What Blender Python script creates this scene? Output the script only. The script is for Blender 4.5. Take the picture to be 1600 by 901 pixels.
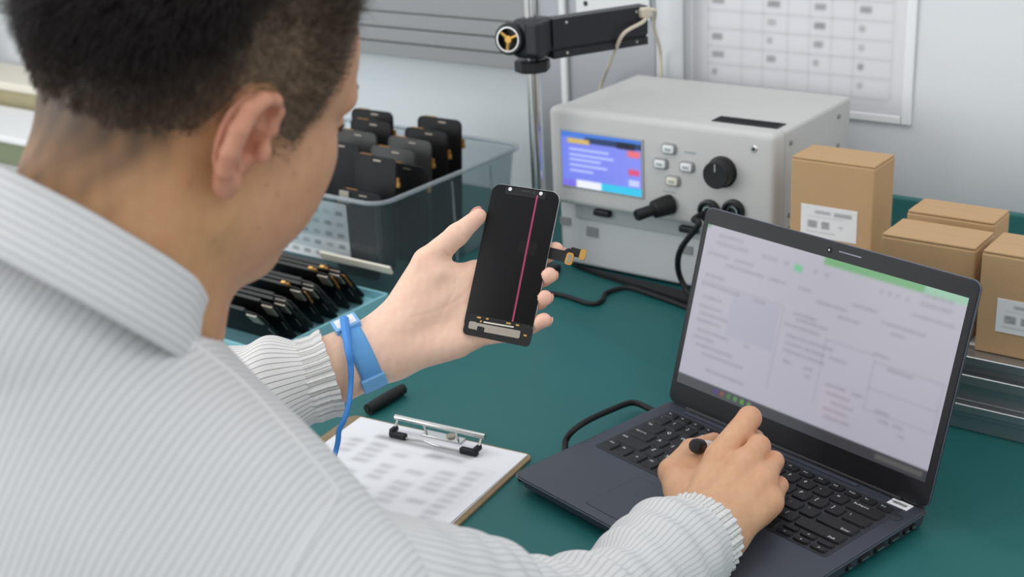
# A technician at a green workbench inspects a phone display, laptop in front of him.
# World axes: X along the back wall (to the right), Y towards the wall, Z up; z = 0 is the bench top.
import bpy, bmesh, math, random
import numpy as np
from math import sin, cos, pi, radians, sqrt, atan2, degrees
from mathutils import Matrix, Vector

scene = bpy.context.scene
for o in list(bpy.data.objects):
    bpy.data.objects.remove(o, do_unlink=True)
COL = scene.collection
random.seed(7)
RNG = np.random.default_rng(11)

# ------------------------------------------------------------------ camera
FPX = 2100.0
PITCH, ROLL, YAW, CAM_H = radians(21.4), radians(-3.1), radians(37.5), 0.676


def _axes():
    fwd = np.array([0, cos(PITCH), -sin(PITCH)])
    up = np.array([0, sin(PITCH), cos(PITCH)])
    right = np.array([1.0, 0, 0])
    r = cos(ROLL) * right + sin(ROLL) * up
    u = -sin(ROLL) * right + cos(ROLL) * up
    M = np.array([[cos(YAW), -sin(YAW), 0], [sin(YAW), cos(YAW), 0], [0, 0, 1.0]])
    return M @ r, M @ u, M @ fwd


CR, CU, CF = _axes()
CP = np.array([0, 0, CAM_H])
cam_data = bpy.data.cameras.new('camera')
cam_data.sensor_width = 36.0
cam_data.lens = FPX / 1600.0 * 36.0
cam_data.clip_start = 0.02
cam_data.dof.use_dof = True
cam_data.dof.focus_distance = 1.22
cam_data.dof.aperture_fstop = 7.0
cam = bpy.data.objects.new('camera', cam_data)
COL.objects.link(cam)
cam.matrix_world = Matrix(((CR[0], CU[0], -CF[0], CP[0]), (CR[1], CU[1], -CF[1], CP[1]),
                           (CR[2], CU[2], -CF[2], CP[2]), (0, 0, 0, 1)))
scene.camera = cam


# a pixel gives a direction; the distance comes from a plane the thing touches or its own depth
def ray(px, py):
    return CF + CR * (px - 800) / FPX - CU * (py - 450.5) / FPX


def onZ(px, py, z=0.0):
    v = ray(px, py)
    return CP + v * (z - CAM_H) / v[2]


def onY(px, py, y):
    v = ray(px, py)
    return CP + v * y / v[1]


def onD(px, py, t):
    return CP + ray(px, py) * t


# ------------------------------------------------------------------ world, lights, exposure
world = bpy.data.worlds.new('room_light')
scene.world = world
world.use_nodes = True
bg = world.node_tree.nodes['Background']
bg.inputs[0].default_value = (0.93, 0.96, 1.0, 1)
bg.inputs[1].default_value = 0.80


def area(name, loc, target, size, size_y, power, color=(1, 1, 1)):
    l = bpy.data.lights.new(name, 'AREA')
    l.shape = 'RECTANGLE'
    l.size, l.size_y, l.energy, l.color = size, size_y, power, color
    o = bpy.data.objects.new(name, l)
    COL.objects.link(o)
    o.location = loc
    d = Vector(target) - Vector(loc)
    o.rotation_euler = d.to_track_quat('-Z', 'Y').to_euler()
    return o


# the ceiling's LED panels over the bench, and an added fill light beyond the left edge
area('ceiling_panel_offscreen', (-1.1, 0.9, 1.75), (-1.1, 0.9, 0), 1.2, 0.6, 4, (1.0, 0.985, 0.96))
area('ceiling_panel_offscreen', (0.7, 0.6, 1.75), (0.7, 0.6, 0), 1.2, 0.6, 4, (1.0, 0.985, 0.96))
area('ceiling_panel_offscreen', (-2.7, 0.9, 1.75), (-2.7, 0.9, 0), 1.2, 0.6, 4, (1.0, 0.985, 0.96))
area('fill_left_offscreen', (-3.2, -1.6, 0.95), (-0.95, 1.3, 0.2), 2.4, 1.5, 34, (0.97, 0.985, 1.0))  # added fill that brightens wall and palm, no actual window here

scene.view_settings.view_transform = 'Standard'
scene.view_settings.look = 'None'
scene.view_settings.gamma = 1.0
scene.view_settings.use_curve_mapping = False
scene.view_settings.exposure = 0.25


# ------------------------------------------------------------------ materials
def lin(c):
    return tuple(((v / 255.0) / 12.92 if v / 255.0 <= 0.04045 else ((v / 255.0 + 0.055) / 1.055) ** 2.4) for v in c)


def mat(name, rgb, rough=0.5, metal=0.0, noise=0.0, nscale=20.0, bump=0.0, bscale=200.0, spec=0.5, coat=0.0,
        sss=0.0, trans=0.0, alpha=1.0, ior=1.45, emit=None, estr=1.0, attr=None, stretch=None):
    m = bpy.data.materials.new(name)
    m.use_nodes = True
    nt = m.node_tree
    b = nt.nodes['Principled BSDF']
    c = lin(rgb) + (1,)
    b.inputs['Base Color'].default_value = c
    b.inputs['Roughness'].default_value = rough
    b.inputs['Metallic'].default_value = metal
    b.inputs['Specular IOR Level'].default_value = spec
    b.inputs['IOR'].default_value = ior
    b.inputs['Coat Weight'].default_value = coat
    b.inputs['Transmission Weight'].default_value = trans
    b.inputs['Alpha'].default_value = alpha
    if sss:
        b.inputs['Subsurface Weight'].default_value = sss
        b.inputs['Subsurface Radius'].default_value = (0.010, 0.004, 0.002)
        b.inputs['Subsurface Scale'].default_value = 0.35
    src = None
    if attr:
        a = nt.nodes.new('ShaderNodeAttribute')
        a.attribute_name = attr
        src = a.outputs['Color']
    tc = nt.nodes.new('ShaderNodeTexCoord')
    vec = tc.outputs['Object']
    if stretch:
        mp = nt.nodes.new('ShaderNodeMapping')
        mp.inputs['Scale'].default_value = stretch
        nt.links.new(vec, mp.inputs[0])
        vec = mp.outputs[0]
    if noise:
        n = nt.nodes.new('ShaderNodeTexNoise')
        n.inputs['Scale'].default_value = nscale
        n.inputs['Detail'].default_value = 5
        nt.links.new(vec, n.inputs['Vector'])
        mr = nt.nodes.new('ShaderNodeMapRange')
        mr.inputs['To Min'].default_value = 1 - noise
        mr.inputs['To Max'].default_value = 1 + noise
        nt.links.new(n.outputs['Fac'], mr.inputs['Value'])
        mx = nt.nodes.new('ShaderNodeVectorMath')
        mx.operation = 'SCALE'
        if src:
            nt.links.new(src, mx.inputs[0])
        else:
            mx.inputs[0].default_value = c[:3]
        nt.links.new(mr.outputs[0], mx.inputs['Scale'])
        src = mx.outputs[0]
    if src:
        nt.links.new(src, b.inputs['Base Color'])
    if emit is not None:
        if src and attr:
            nt.links.new(src, b.inputs['Emission Color'])
            b.inputs['Base Color'].default_value = (0.01, 0.01, 0.01, 1)
            for l in list(b.inputs['Base Color'].links):
                nt.links.remove(l)
        else:
            b.inputs['Emission Color'].default_value = lin(emit) + (1,)
        b.inputs['Emission Strength'].default_value = estr
    if bump:
        n2 = nt.nodes.new('ShaderNodeTexNoise')
        n2.inputs['Scale'].default_value = bscale
        n2.inputs['Detail'].default_value = 3
        nt.links.new(vec, n2.inputs['Vector'])
        bp = nt.nodes.new('ShaderNodeBump')
        bp.inputs['Strength'].default_value = bump
        bp.inputs['Distance'].default_value = 0.001
        nt.links.new(n2.outputs['Fac'], bp.inputs['Height'])
        nt.links.new(bp.outputs[0], b.inputs['Normal'])
    return m


def cloth_mat(name, base, line, period=0.005, width=0.10):
    """white anti-static cloth: thin dark threads every few millimetres along the 'stripe' attribute"""
    m = mat(name, base, 0.85, noise=0.02, nscale=40, bump=0.25, bscale=900, spec=0.2)
    nt = m.node_tree
    b = nt.nodes['Principled BSDF']
    a = nt.nodes.new('ShaderNodeAttribute')
    a.attribute_name = 'stripe'
    mu = nt.nodes.new('ShaderNodeMath')
    mu.operation = 'MULTIPLY'
    mu.inputs[1].default_value = 1.0 / period
    fr = nt.nodes.new('ShaderNodeMath')
    fr.operation = 'PINGPONG'
    fr.inputs[1].default_value = 0.5
    nt.links.new(a.outputs['Fac'], mu.inputs[0])
    nt.links.new(mu.outputs[0], fr.inputs[0])
    mr = nt.nodes.new('ShaderNodeMapRange')
    mr.interpolation_type = 'SMOOTHSTEP'
    mr.inputs['From Min'].default_value = width * 0.35
    mr.inputs['From Max'].default_value = width * 1.25
    nt.links.new(fr.outputs[0], mr.inputs['Value'])
    mx = nt.nodes.new('ShaderNodeMix')
    mx.data_type = 'RGBA'
    old = b.inputs['Base Color'].links[0].from_socket
    mx.inputs['A'].default_value = lin(line) + (1,)
    nt.links.new(mr.outputs[0], mx.inputs['Factor'])
    nt.links.new(old, mx.inputs['B'])
    nt.links.new(mx.outputs['Result'], b.inputs['Base Color'])
    return m


M = {}
M['wall'] = mat('wall_paint', (224, 227, 229), 0.7, noise=0.02, nscale=6, bump=0.1, bscale=300)
M['floor'] = mat('floor_vinyl', (120, 124, 124), 0.5, noise=0.05, nscale=8)
M['green'] = mat('green_mat_rubber', (32, 97, 96), 0.48, noise=0.08, nscale=5, bump=0.12, bscale=700, spec=0.4)
M['bench'] = mat('bench_laminate', (190, 192, 190), 0.5, noise=0.02)
M['alu'] = mat('brushed_aluminium', (176, 178, 180), 0.34, 0.85, noise=0.05, nscale=60, bump=0.1, bscale=300, stretch=(0.03, 1, 1))
M['alumat'] = mat('anodised_aluminium', (150, 151, 151), 0.55, 0.35, noise=0.04, nscale=30, stretch=(0.05, 1, 1))
M['steel'] = mat('chromed_steel', (205, 205, 202), 0.16, 1.0)
M['blackplastic'] = mat('black_plastic', (24, 24, 26), 0.42, noise=0.1, nscale=60)
M['blackmetal'] = mat('black_coated_metal', (44, 44, 48), 0.45, 0.3, noise=0.06, nscale=40)
M['rubber'] = mat('black_rubber', (18, 18, 19), 0.6)
M['case'] = mat('instrument_grey_paint', (196, 195, 192), 0.5, noise=0.015, nscale=30, bump=0.15, bscale=900)
M['caselow'] = mat('unit_grey_paint', (198, 200, 200), 0.55, noise=0.02, nscale=20)
M['caseband'] = mat('unit_band_grey', (168, 172, 173), 0.55, noise=0.02)
M['glassdark'] = mat('dark_glass', (16, 16, 18), 0.12, coat=0.3)
M['card'] = mat('brown_cardboard', (186, 152, 112), 0.8, noise=0.05, nscale=25, bump=0.2, bscale=300)
M['white'] = mat('white_plastic', (226, 227, 226), 0.5)
M['paper'] = mat('white_paper', (232, 232, 234), 0.8)
M['print'] = mat('printed_sheet', (230, 230, 230), 0.75, attr='Col', spec=0.2)
M['screen'] = mat('lit_screen', (20, 20, 20), 0.35, attr='Col', emit=(255, 255, 255), estr=0.84)
M['iscreen'] = mat('lit_display', (20, 20, 20), 0.25, attr='Col', emit=(255, 255, 255), estr=0.95)
M['lapbody'] = mat('laptop_slate_alloy', (70, 74, 84), 0.42, 0.35, noise=0.03, nscale=20, bump=0.05, bscale=1500)
M['lapwell'] = mat('laptop_keyboard_well', (46, 48, 54), 0.5, 0.2)
M['lapedge'] = mat('laptop_edge_alloy', (112, 116, 124), 0.3, 0.7)
M['bezel'] = mat('laptop_bezel_black', (26, 26, 29), 0.45, noise=0.05, nscale=30)
M['key'] = mat('key_black', (17, 17, 19), 0.45, bump=0.05, bscale=2000)
M['legend'] = mat('key_legend_white', (225, 228, 230), 0.6)
def clear_mat(name, tint, milk, rough):
    m = bpy.data.materials.new(name)
    m.use_nodes = True
    nt = m.node_tree
    nt.nodes.remove(nt.nodes['Principled BSDF'])
    out = nt.nodes['Material Output']
    tr = nt.nodes.new('ShaderNodeBsdfTransparent'); tr.inputs[0].default_value = lin(tint) + (1,)
    gl = nt.nodes.new('ShaderNodeBsdfGlossy'); gl.inputs['Roughness'].default_value = rough
    df = nt.nodes.new('ShaderNodeBsdfDiffuse'); df.inputs[0].default_value = lin((225, 232, 235)) + (1,)
    lw = nt.nodes.new('ShaderNodeLayerWeight'); lw.inputs[0].default_value = 0.5
    pw = nt.nodes.new('ShaderNodeMath'); pw.operation = 'POWER'; pw.inputs[1].default_value = 4.0
    fr = nt.nodes.new('ShaderNodeMath'); fr.operation = 'MULTIPLY_ADD'; fr.inputs[1].default_value = 0.55; fr.inputs[2].default_value = 0.03
    nt.links.new(lw.outputs['Facing'], pw.inputs[0]); nt.links.new(pw.outputs[0], fr.inputs[0])
    a = nt.nodes.new('ShaderNodeMixShader'); a.inputs[0].default_value = milk
    b = nt.nodes.new('ShaderNodeMixShader')
    nt.links.new(tr.outputs[0], a.inputs[1]); nt.links.new(df.outputs[0], a.inputs[2])
    nt.links.new(fr.outputs[0], b.inputs[0]); nt.links.new(a.outputs[0], b.inputs[1]); nt.links.new(gl.outputs[0], b.inputs[2])
    nt.links.new(b.outputs[0], out.inputs[0])
    return m


M['clear'] = clear_mat('clear_plastic', (236, 240, 241), 0.05, 0.10)
M['clearrim'] = clear_mat('clear_plastic_rim', (225, 231, 233), 0.22, 0.12)
M['panel'] = mat('phone_panel_black', (17, 17, 18), 0.5, spec=0.25, noise=0.2, nscale=50)
M['panelgrey'] = mat('phone_panel_grey', (58, 58, 57), 0.5, 0.3, noise=0.1, nscale=80)
M['flex'] = mat('orange_flex_foil', (150, 106, 44), 0.4, 0.3, noise=0.15, nscale=200)
M['gold'] = mat('gold_contacts', (205, 160, 84), 0.35, 0.7, noise=0.15, nscale=900)
M['shield'] = mat('metal_shield_plate', (168, 160, 148), 0.38, 0.7, noise=0.06, nscale=200)
M['magenta'] = mat('lit_fault_line', (170, 62, 100), 0.4, emit=(176, 66, 108), estr=0.42)
M['screenblack'] = mat('phone_glass_black', (17, 17, 18), 0.4, spec=0.2)
M['bluetray'] = mat('light_blue_plastic', (142, 200, 208), 0.4, noise=0.02)
M['board'] = mat('hardboard_brown', (142, 122, 92), 0.65, noise=0.1, nscale=60, bump=0.2, bscale=400)
M['blue'] = mat('blue_elastic', (100, 164, 220), 0.7, noise=0.06, nscale=500, bump=0.5, bscale=1500)
M['bluepl'] = mat('blue_plastic', (120, 176, 226), 0.35)
M['bluecord'] = mat('blue_cord', (62, 138, 214), 0.4)
M['skin'] = mat('skin', (206, 160, 130), 0.52, attr='Col', noise=0.05, nscale=220, bump=0.12, bscale=900, sss=0.12, spec=0.35)
M['hair'] = mat('black_hair', (22, 19, 18), 0.55, attr='Col', spec=0.35)
M['strand'] = mat('hair_strand', (20, 17, 16), 0.45, attr='Col', spec=0.35)
M['cloth'] = cloth_mat('striped_white_cloth', (214, 214, 213), (192, 192, 193), 0.0048, 0.17)
M['clothcuff'] = cloth_mat('striped_white_cuff_cloth', (220, 219, 216), (140, 138, 134), 0.0056, 0.085)
M['clothplain'] = mat('white_cloth', (218, 218, 217), 0.85, bump=0.25, bscale=900, spec=0.2)
M['trousers'] = mat('dark_trouser_cloth', (44, 48, 58), 0.85, noise=0.05, nscale=60)
M['nail'] = mat('fingernail', (224, 178, 158), 0.3, coat=0.2)
M['eye'] = mat('eye_white', (225, 220, 214), 0.2)
M['iris'] = mat('iris_dark', (30, 20, 16), 0.2)
M['cream'] = mat('cream_plastic', (222, 216, 200), 0.6, noise=0.03)
M['khaki'] = mat('khaki_board', (166, 156, 122), 0.7, noise=0.04)
M['olive'] = mat('olive_board', (120, 128, 100), 0.7, noise=0.04)
M['greypanel'] = mat('grey_steel_sheet', (172, 174, 178), 0.35, 0.25, noise=0.04, nscale=8)
M['frost'] = mat('frosted_film', (224, 226, 228), 0.35, alpha=0.75)
M['filmedge'] = mat('film_edge', (238, 239, 240), 0.3)
M['cableclear'] = mat('cream_tube', (206, 196, 176), 0.35)


# ------------------------------------------------------------------ object helpers
def link(name, me, m=None, parent=None, smooth=False):
    o = bpy.data.objects.new(name, me)
    COL.objects.link(o)
    if m is not None and not me.materials:
        me.materials.append(M[m] if isinstance(m, str) else m)
    if smooth:
        me.polygons.foreach_set('use_smooth', np.ones(len(me.polygons), bool))
    if parent is not None:
        o.parent = parent
    return o


def tag(o, label=None, cat=None, group=None, kind=None):
    if label:
        o['label'] = label
    if cat:
        o['category'] = cat
    if group:
        o['group'] = group
    if kind:
        o['kind'] = kind
    return o


def thing(name, label, cat, loc=(0, 0, 0), rz=0.0, group=None):
    o = bpy.data.objects.new(name, None)
    COL.objects.link(o)
    o.empty_display_size = 0.05
    o.location = loc
    o.rotation_euler = (0, 0, rz)
    return tag(o, label, cat, group)


def bm_mesh(bm, name='m'):
    me = bpy.data.meshes.new(name)
    bm.normal_update()
    bm.to_mesh(me)
    bm.free()
    return me


def box_bm(bm, c, s, bev=0.0, seg=2, rot=None):
    r = bmesh.ops.create_cube(bm, size=1.0)
    vs = r['verts']
    for v in vs:
        v.co = Vector((v.co.x * s[0], v.co.y * s[1], v.co.z * s[2]))
    if bev > 0:
        es = list({e for v in vs for e in v.link_edges})
        rb = bmesh.ops.bevel(bm, geom=es, offset=min(bev, min(s) * 0.49), segments=seg, affect='EDGES', profile=0.5)
        vs = list({v for f in rb['faces'] for v in f.verts} | {v for v in vs if v.is_valid})
    mm = Matrix.Translation(Vector(c)) @ (rot.to_4x4() if rot is not None else Matrix.Identity(4))
    for v in vs:
        v.co = mm @ v.co
    return vs


def box(name, c, s, m, parent=None, bev=0.0, seg=2, rot=None, smooth=False):
    bm = bmesh.new()
    box_bm(bm, c, s, bev, seg, rot)
    return link(name, bm_mesh(bm, name), m, parent, smooth)


def cyl(name, a, b, r, m, parent=None, r2=None, seg=24, smooth=True, bev=0.0):
    """closed cylinder / cone from a to b"""
    a, b = np.asarray(a, float), np.asarray(b, float)
    r2 = r if r2 is None else r2
    if bev:
        L = np.linalg.norm(b - a)
        prof = [(0, 0), (r - bev, 0), (r, bev), (r2, L - bev), (r2 - bev, L), (0, L)]
    else:
        L = np.linalg.norm(b - a)
        prof = [(0, 0), (r, 0), (r2, L), (0, L)]
    return lathe(name, prof, a, b - a, m, parent, seg, smooth)


def basis(w):
    w = np.asarray(w, float)
    w = w / np.linalg.norm(w)
    t = np.array([0, 0, 1.0]) if abs(w[2]) < 0.9 else np.array([1.0, 0, 0])
    u = np.cross(t, w)
    u /= np.linalg.norm(u)
    return u, np.cross(w, u), w


def lathe(name, prof, origin, axis, m, parent=None, seg=24, smooth=True, sharp=True):
    u, v, w = basis(axis)
    origin = np.asarray(origin, float)
    bm = bmesh.new()
    rings = []
    for (r, h) in prof:
        if r < 1e-7:
            rings.append([bm.verts.new(origin + w * h)])
        else:
            rings.append([bm.verts.new(origin + w * h + (u * cos(2 * pi * k / seg) + v * sin(2 * pi * k / seg)) * r) for k in range(seg)])
    for a, b in zip(rings, rings[1:]):
        for k in range(seg):
            k2 = (k + 1) % seg
            if len(a) == 1 and len(b) == 1:
                continue
            if len(a) == 1:
                bm.faces.new((a[0], b[k2], b[k]))
            elif len(b) == 1:
                bm.faces.new((a[k], a[k2], b[0]))
            else:
                bm.faces.new((a[k], a[k2], b[k2], b[k]))
    bmesh.ops.recalc_face_normals(bm, faces=bm.faces)
    me = bm_mesh(bm, name)
    o = link(name, me, m, parent)
    if smooth:
        shade_auto(me)
    return o


def shade_auto(me, ang=35):
    me.polygons.foreach_set('use_smooth', np.ones(len(me.polygons), bool))
    bm = bmesh.new()
    bm.from_mesh(me)
    for e in bm.edges:
        if len(e.link_faces) == 2 and e.calc_face_angle(0) > radians(ang):
            e.smooth = False
    bm.to_mesh(me)
    bm.free()


def spline(pts, n):
    """Catmull-Rom through pts, n samples"""
    P = np.asarray(pts, float)
    P = np.vstack([2 * P[0] - P[1], P, 2 * P[-1] - P[-2]])
    k = len(P) - 3
    t = np.linspace(0, k - 1e-9, n)
    i = t.astype(int)
    f = (t - i)[:, None]
    p0, p1, p2, p3 = P[i], P[i + 1], P[i + 2], P[i + 3]
    return 0.5 * ((2 * p1) + (-p0 + p2) * f + (2 * p0 - 5 * p1 + 4 * p2 - p3) * f ** 2 + (-p0 + 3 * p1 - 3 * p2 + p3) * f ** 3)


def frames(path, up0=(0, 0, 1)):
    T = np.gradient(path, axis=0)
    T /= np.linalg.norm(T, axis=1)[:, None]
    U = np.zeros_like(T)
    u = np.asarray(up0, float)
    for i in range(len(T)):
        u = u - T[i] * (u @ T[i])
        u /= np.linalg.norm(u)
        U[i] = u
    return T, U, np.cross(T, U)


def grid_mesh(V, name, wrap=False, cap=False):
    """V: (n, m, 3) grid -> mesh, wrapped around the second axis if asked"""
    n, m = V.shape[:2]
    idx = np.arange(n * m).reshape(n, m)
    if wrap:
        a, b = idx[:-1], idx[1:]
        q = np.stack([a, np.roll(a, -1, 1), np.roll(b, -1, 1), b], -1).reshape(-1, 4)
    else:
        q = np.stack([idx[:-1, :-1], idx[:-1, 1:], idx[1:, 1:], idx[1:, :-1]], -1).reshape(-1, 4)
    faces = q.tolist()
    if cap and wrap:
        faces.append(idx[0][::-1].tolist())
        faces.append(idx[-1].tolist())
    me = bpy.data.meshes.new(name)
    me.from_pydata(V.reshape(-1, 3).tolist(), [], faces)
    me.update()
    return me


def tube(name, pts, r, m, parent=None, n=40, seg=10, up0=(0, 0, 1), flat=1.0, caps=True):
    path = spline(pts, n)
    T, U, B = frames(path, up0)
    th = np.linspace(0, 2 * pi, seg, endpoint=False)
    rad = np.interp(np.linspace(0, 1, n), np.linspace(0, 1, len(np.atleast_1d(r))), np.atleast_1d(r)) if np.ndim(r) else np.full(n, r)
    V = path[:, None] + rad[:, None, None] * (U[:, None] * np.cos(th)[None, :, None] * flat - B[:, None] * np.sin(th)[None, :, None])
    me = grid_mesh(V, name, True, caps)
    o = link(name, me, m, parent)
    shade_auto(me, 60)
    return o


def prism(name, outline, z0, z1, m, parent=None, bev=0.0, M4=None, seg=2):
    """extrude a 2-D outline (x, y) from z0 to z1"""
    bm = bmesh.new()
    vs = [bm.verts.new((x, y, z0)) for x, y in outline]
    f = bm.faces.new(vs)
    r = bmesh.ops.extrude_face_region(bm, geom=[f])
    top = [g for g in r['geom'] if isinstance(g, bmesh.types.BMVert)]
    for v in top:
        v.co.z = z1
    bmesh.ops.recalc_face_normals(bm, faces=bm.faces)
    if bev:
        es = [e for e in bm.edges if abs(e.verts[0].co.z - e.verts[1].co.z) < 1e-9]
        bmesh.ops.bevel(bm, geom=es, offset=bev, segments=seg, affect='EDGES', profile=0.5)
    me = bm_mesh(bm, name)
    if M4 is not None:
        me.transform(M4)
    o = link(name, me, m, parent)
    shade_auto(me, 40)
    return o


def rrect(w, h, r, n=6):
    out = []
    for cx, cy, a0 in ((w / 2 - r, h / 2 - r, 0), (-w / 2 + r, h / 2 - r, 90), (-w / 2 + r, -h / 2 + r, 180), (w / 2 - r, -h / 2 + r, 270)):
        for k in range(n + 1):
            a = radians(a0 + 90.0 * k / n)
            out.append((cx + r * cos(a), cy + r * sin(a)))
    return out


def set_attr(me, name, data, typ='FLOAT_COLOR'):
    a = me.attributes.new(name, typ, 'POINT')
    if typ == 'FLOAT_COLOR':
        d = np.ones((len(data), 4), np.float32)
        d[:, :3] = data
        a.data.foreach_set('color', d.ravel())
    else:
        a.data.foreach_set('value', np.asarray(data, np.float32))


def lin_arr(rgb):
    c = np.asarray(rgb, float) / 255.0
    return np.where(c <= 0.04045, c / 12.92, ((c + 0.055) / 1.055) ** 2.4)


def blur(img, k):
    for _ in range(k):
        p = np.pad(img, ((1, 1), (1, 1), (0, 0)), 'edge')
        img = (p[:-2, 1:-1] + p[2:, 1:-1] + 2 * p[1:-1, 1:-1] + p[1:-1, :-2] + p[1:-1, 2:]) / 6
    return img


def printed(name, img, M4, m, parent=None, curve=None):
    """flat print: an (h, w, 3) 0-255 array as vertex colours of a fine grid, unit square [-.5,.5]^2 placed by M4"""
    h, w = img.shape[:2]
    xs, ys = np.meshgrid(np.linspace(-0.5, 0.5, w), np.linspace(0.5, -0.5, h))
    V = np.stack([xs, ys, np.zeros_like(xs)], -1)
    if curve is not None:
        V[..., 2] = curve(xs, ys)
    me = grid_mesh(V[::-1], name)
    me.transform(M4)
    set_attr(me, 'Col', lin_arr(img[::-1].reshape(-1, 3)))
    return link(name, me, m, parent)


def place(o_pts, x, y, z):
    """4x4 from origin and three axis vectors (already scaled)"""
    return Matrix(((x[0], y[0], z[0], o_pts[0]), (x[1], y[1], z[1], o_pts[1]), (x[2], y[2], z[2], o_pts[2]), (0, 0, 0, 1)))


def copy_tree(o, parent=None):
    c = o.copy()
    COL.objects.link(c)
    c.parent = parent
    for ch in list(o.children):
        copy_tree(ch, c)
    return c


# ================================================================== the setting
WALL_Y = 1.75
tag(box('floor', (-0.8, 0.2, -0.775), (7.0, 5.0, 0.05), 'floor'), kind='structure')
tag(box('wall_back', (-0.8, WALL_Y + 0.03, 0.575), (7.0, 0.06, 2.65), 'wall'), kind='structure')
tag(box('baseboard_back', (-0.8, WALL_Y - 0.008, -0.70), (7.0, 0.016, 0.10), 'white', bev=0.004), kind='structure')

bench = thing('workbench', 'long grey workbench against the white wall, covered by a green mat', 'workbench', (-1.0, 1.2, -0.75))
box('tabletop', (0, -0.03, 0.729), (4.4, 1.13, 0.036), 'bench', bench, bev=0.004)
for sx in (-2.1, 0.0, 2.1):
    for sy in (-0.50, 0.44):
        box('leg', (sx, sy, 0.3555), (0.05, 0.05, 0.711), 'alu', bench, bev=0.004)
tag(prism('desk_mat', rrect(3.0, 1.12, 0.01), -0.003, 0.0, 'green', bev=0.001, M4=Matrix.Translation((-0.55, 1.168, 0))),
    'teal green anti-static rubber mat spread over the workbench', 'mat')

# ------------------------------------------------------------------ aluminium profiles
PROFILE = [(0, .0870), (0, .0772), (.010, .0772), (.010, .0660), (0, .0660), (0, .0552), (.004, .0552), (.004, .0470),
           (.012, .0470), (.012, .0320), (0, .0320), (0, .0230), (.004, .0230), (.004, .0160), (.007, .0160), (.007, 0), (.03, 0), (.03, .0870)]


def profile(name, x0, x1, y, z, m, parent=None, sc=1.0):
    bm = bmesh.new()
    A = [bm.verts.new((x0, y + p[0] * sc, z + p[1] * sc)) for p in PROFILE]
    B = [bm.verts.new((x1, y + p[0] * sc, z + p[1] * sc)) for p in PROFILE]
    n = len(A)
    for k in range(n):
        bm.faces.new((A[k], A[(k + 1) % n], B[(k + 1) % n], B[k]))
    bm.faces.new(A[::-1])
    bm.faces.new(B)
    bmesh.ops.recalc_face_normals(bm, faces=bm.faces)
    es = [e for e in bm.edges if abs(e.verts[0].co.x - e.verts[1].co.x) > 0.1]
    bmesh.ops.bevel(bm, geom=es, offset=0.0008, segments=1, affect='EDGES')
    return link(name, bm_mesh(bm, name), m, parent)


shelf = thing('bench_riser', 'low grey riser with a grooved aluminium front rail carrying the cardboard boxes', 'shelf', (0, 0, 0))
profile('front_rail', -0.685, 0.62, 1.268, 0.0, 'alu', shelf)
box('board', (-0.0325, 1.455, 0.0795), (1.305, 0.314, 0.015), 'bench', shelf, bev=0.002)
box('end_panel', (-0.679, 1.455, 0.036), (0.012, 0.30, 0.072), 'alumat', shelf, bev=0.001)
box('end_panel', (0.614, 1.455, 0.036), (0.012, 0.30, 0.072), 'alumat', shelf, bev=0.001)
box('back_lip', (-0.0325, 1.619, 0.0635), (1.305, 0.014, 0.127), 'green', shelf, bev=0.002)

rail = thing('wall_rail', 'grooved grey aluminium rail fixed along the wall above the bins', 'rail', (0, 0, 0))
PROFILE = [(0, .000), (0, .023), (.006, .023), (.006, .0255), (-.002, .0255), (-.002, .048), (.006, .048), (.006, .0505), (-.002, .0505), (-.002, .074), (.006, .074), (.006, .0765), (0, .0765), (0, .118), (.03, .118), (.03, 0)]
profile('extrusion', -2.7, -1.245, 1.712, 0.215, 'alumat', rail, 1.0)
for x in (-2.5, -1.9, -1.4):
    box('bracket', (x, 1.74, 0.30), (0.03, 0.02, 0.12), 'alumat', rail, bev=0.002)

# ------------------------------------------------------------------ wall chart in its clear sleeve
x0, x1 = -0.992, -0.641
zb, ztop = 0.186, 0.640
chart = thing('wall_chart', 'printed table sheet in a clear sleeve hung on the wall', 'chart', ((x0 + x1) / 2, WALL_Y, 0))
img = np.full((150, 120, 3), 224.0)
img[..., 2] += 3
rows = np.linspace(4, 142, 16).astype(int)
cols = np.array([10, 30, 42, 56, 68, 80, 92, 112])
for r in rows:
    img[r:r + 1, 10:112] -= 22
for c in cols:
    img[4:142, c:c + 1] -= 16
for i, r in enumerate(rows[:-1]):
    for j, c in enumerate(cols[:-1]):
        if j in (0, 2, 4, 6) and RNG.random() < 0.85:
            w = RNG.integers(3, 8)
            img[r + 3:r + 6, c + 3:c + 3 + w] -= RNG.uniform(35, 70)
img = blur(img, 1)
W_, H_ = x1 - x0 - 0.024, ztop - zb - 0.022
printed('sheet', img, place((0, -0.004, (zb + ztop) / 2), (W_, 0, 0), (0, 0, H_), (0, -1, 0)), 'print', chart)
box('sheet_backing', (0, -0.0015, (zb + ztop) / 2), (W_, 0.003, H_), 'paper', chart)
for s in (-1, 1):
    box('sleeve_edge', (s * (x1 - x0 - 0.014) / 2, -0.003, (zb + ztop) / 2), (0.014, 0.005, ztop - zb), 'filmedge', chart, bev=0.002)
box('sleeve_edge', (0, -0.0028, zb + 0.006), (x1 - x0 - 0.029, 0.0046, 0.012), 'filmedge', chart, bev=0.002)
box('sleeve_edge', (0, -0.0028, ztop - 0.006), (x1 - x0 - 0.029, 0.0046, 0.012), 'filmedge', chart, bev=0.002)

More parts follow.
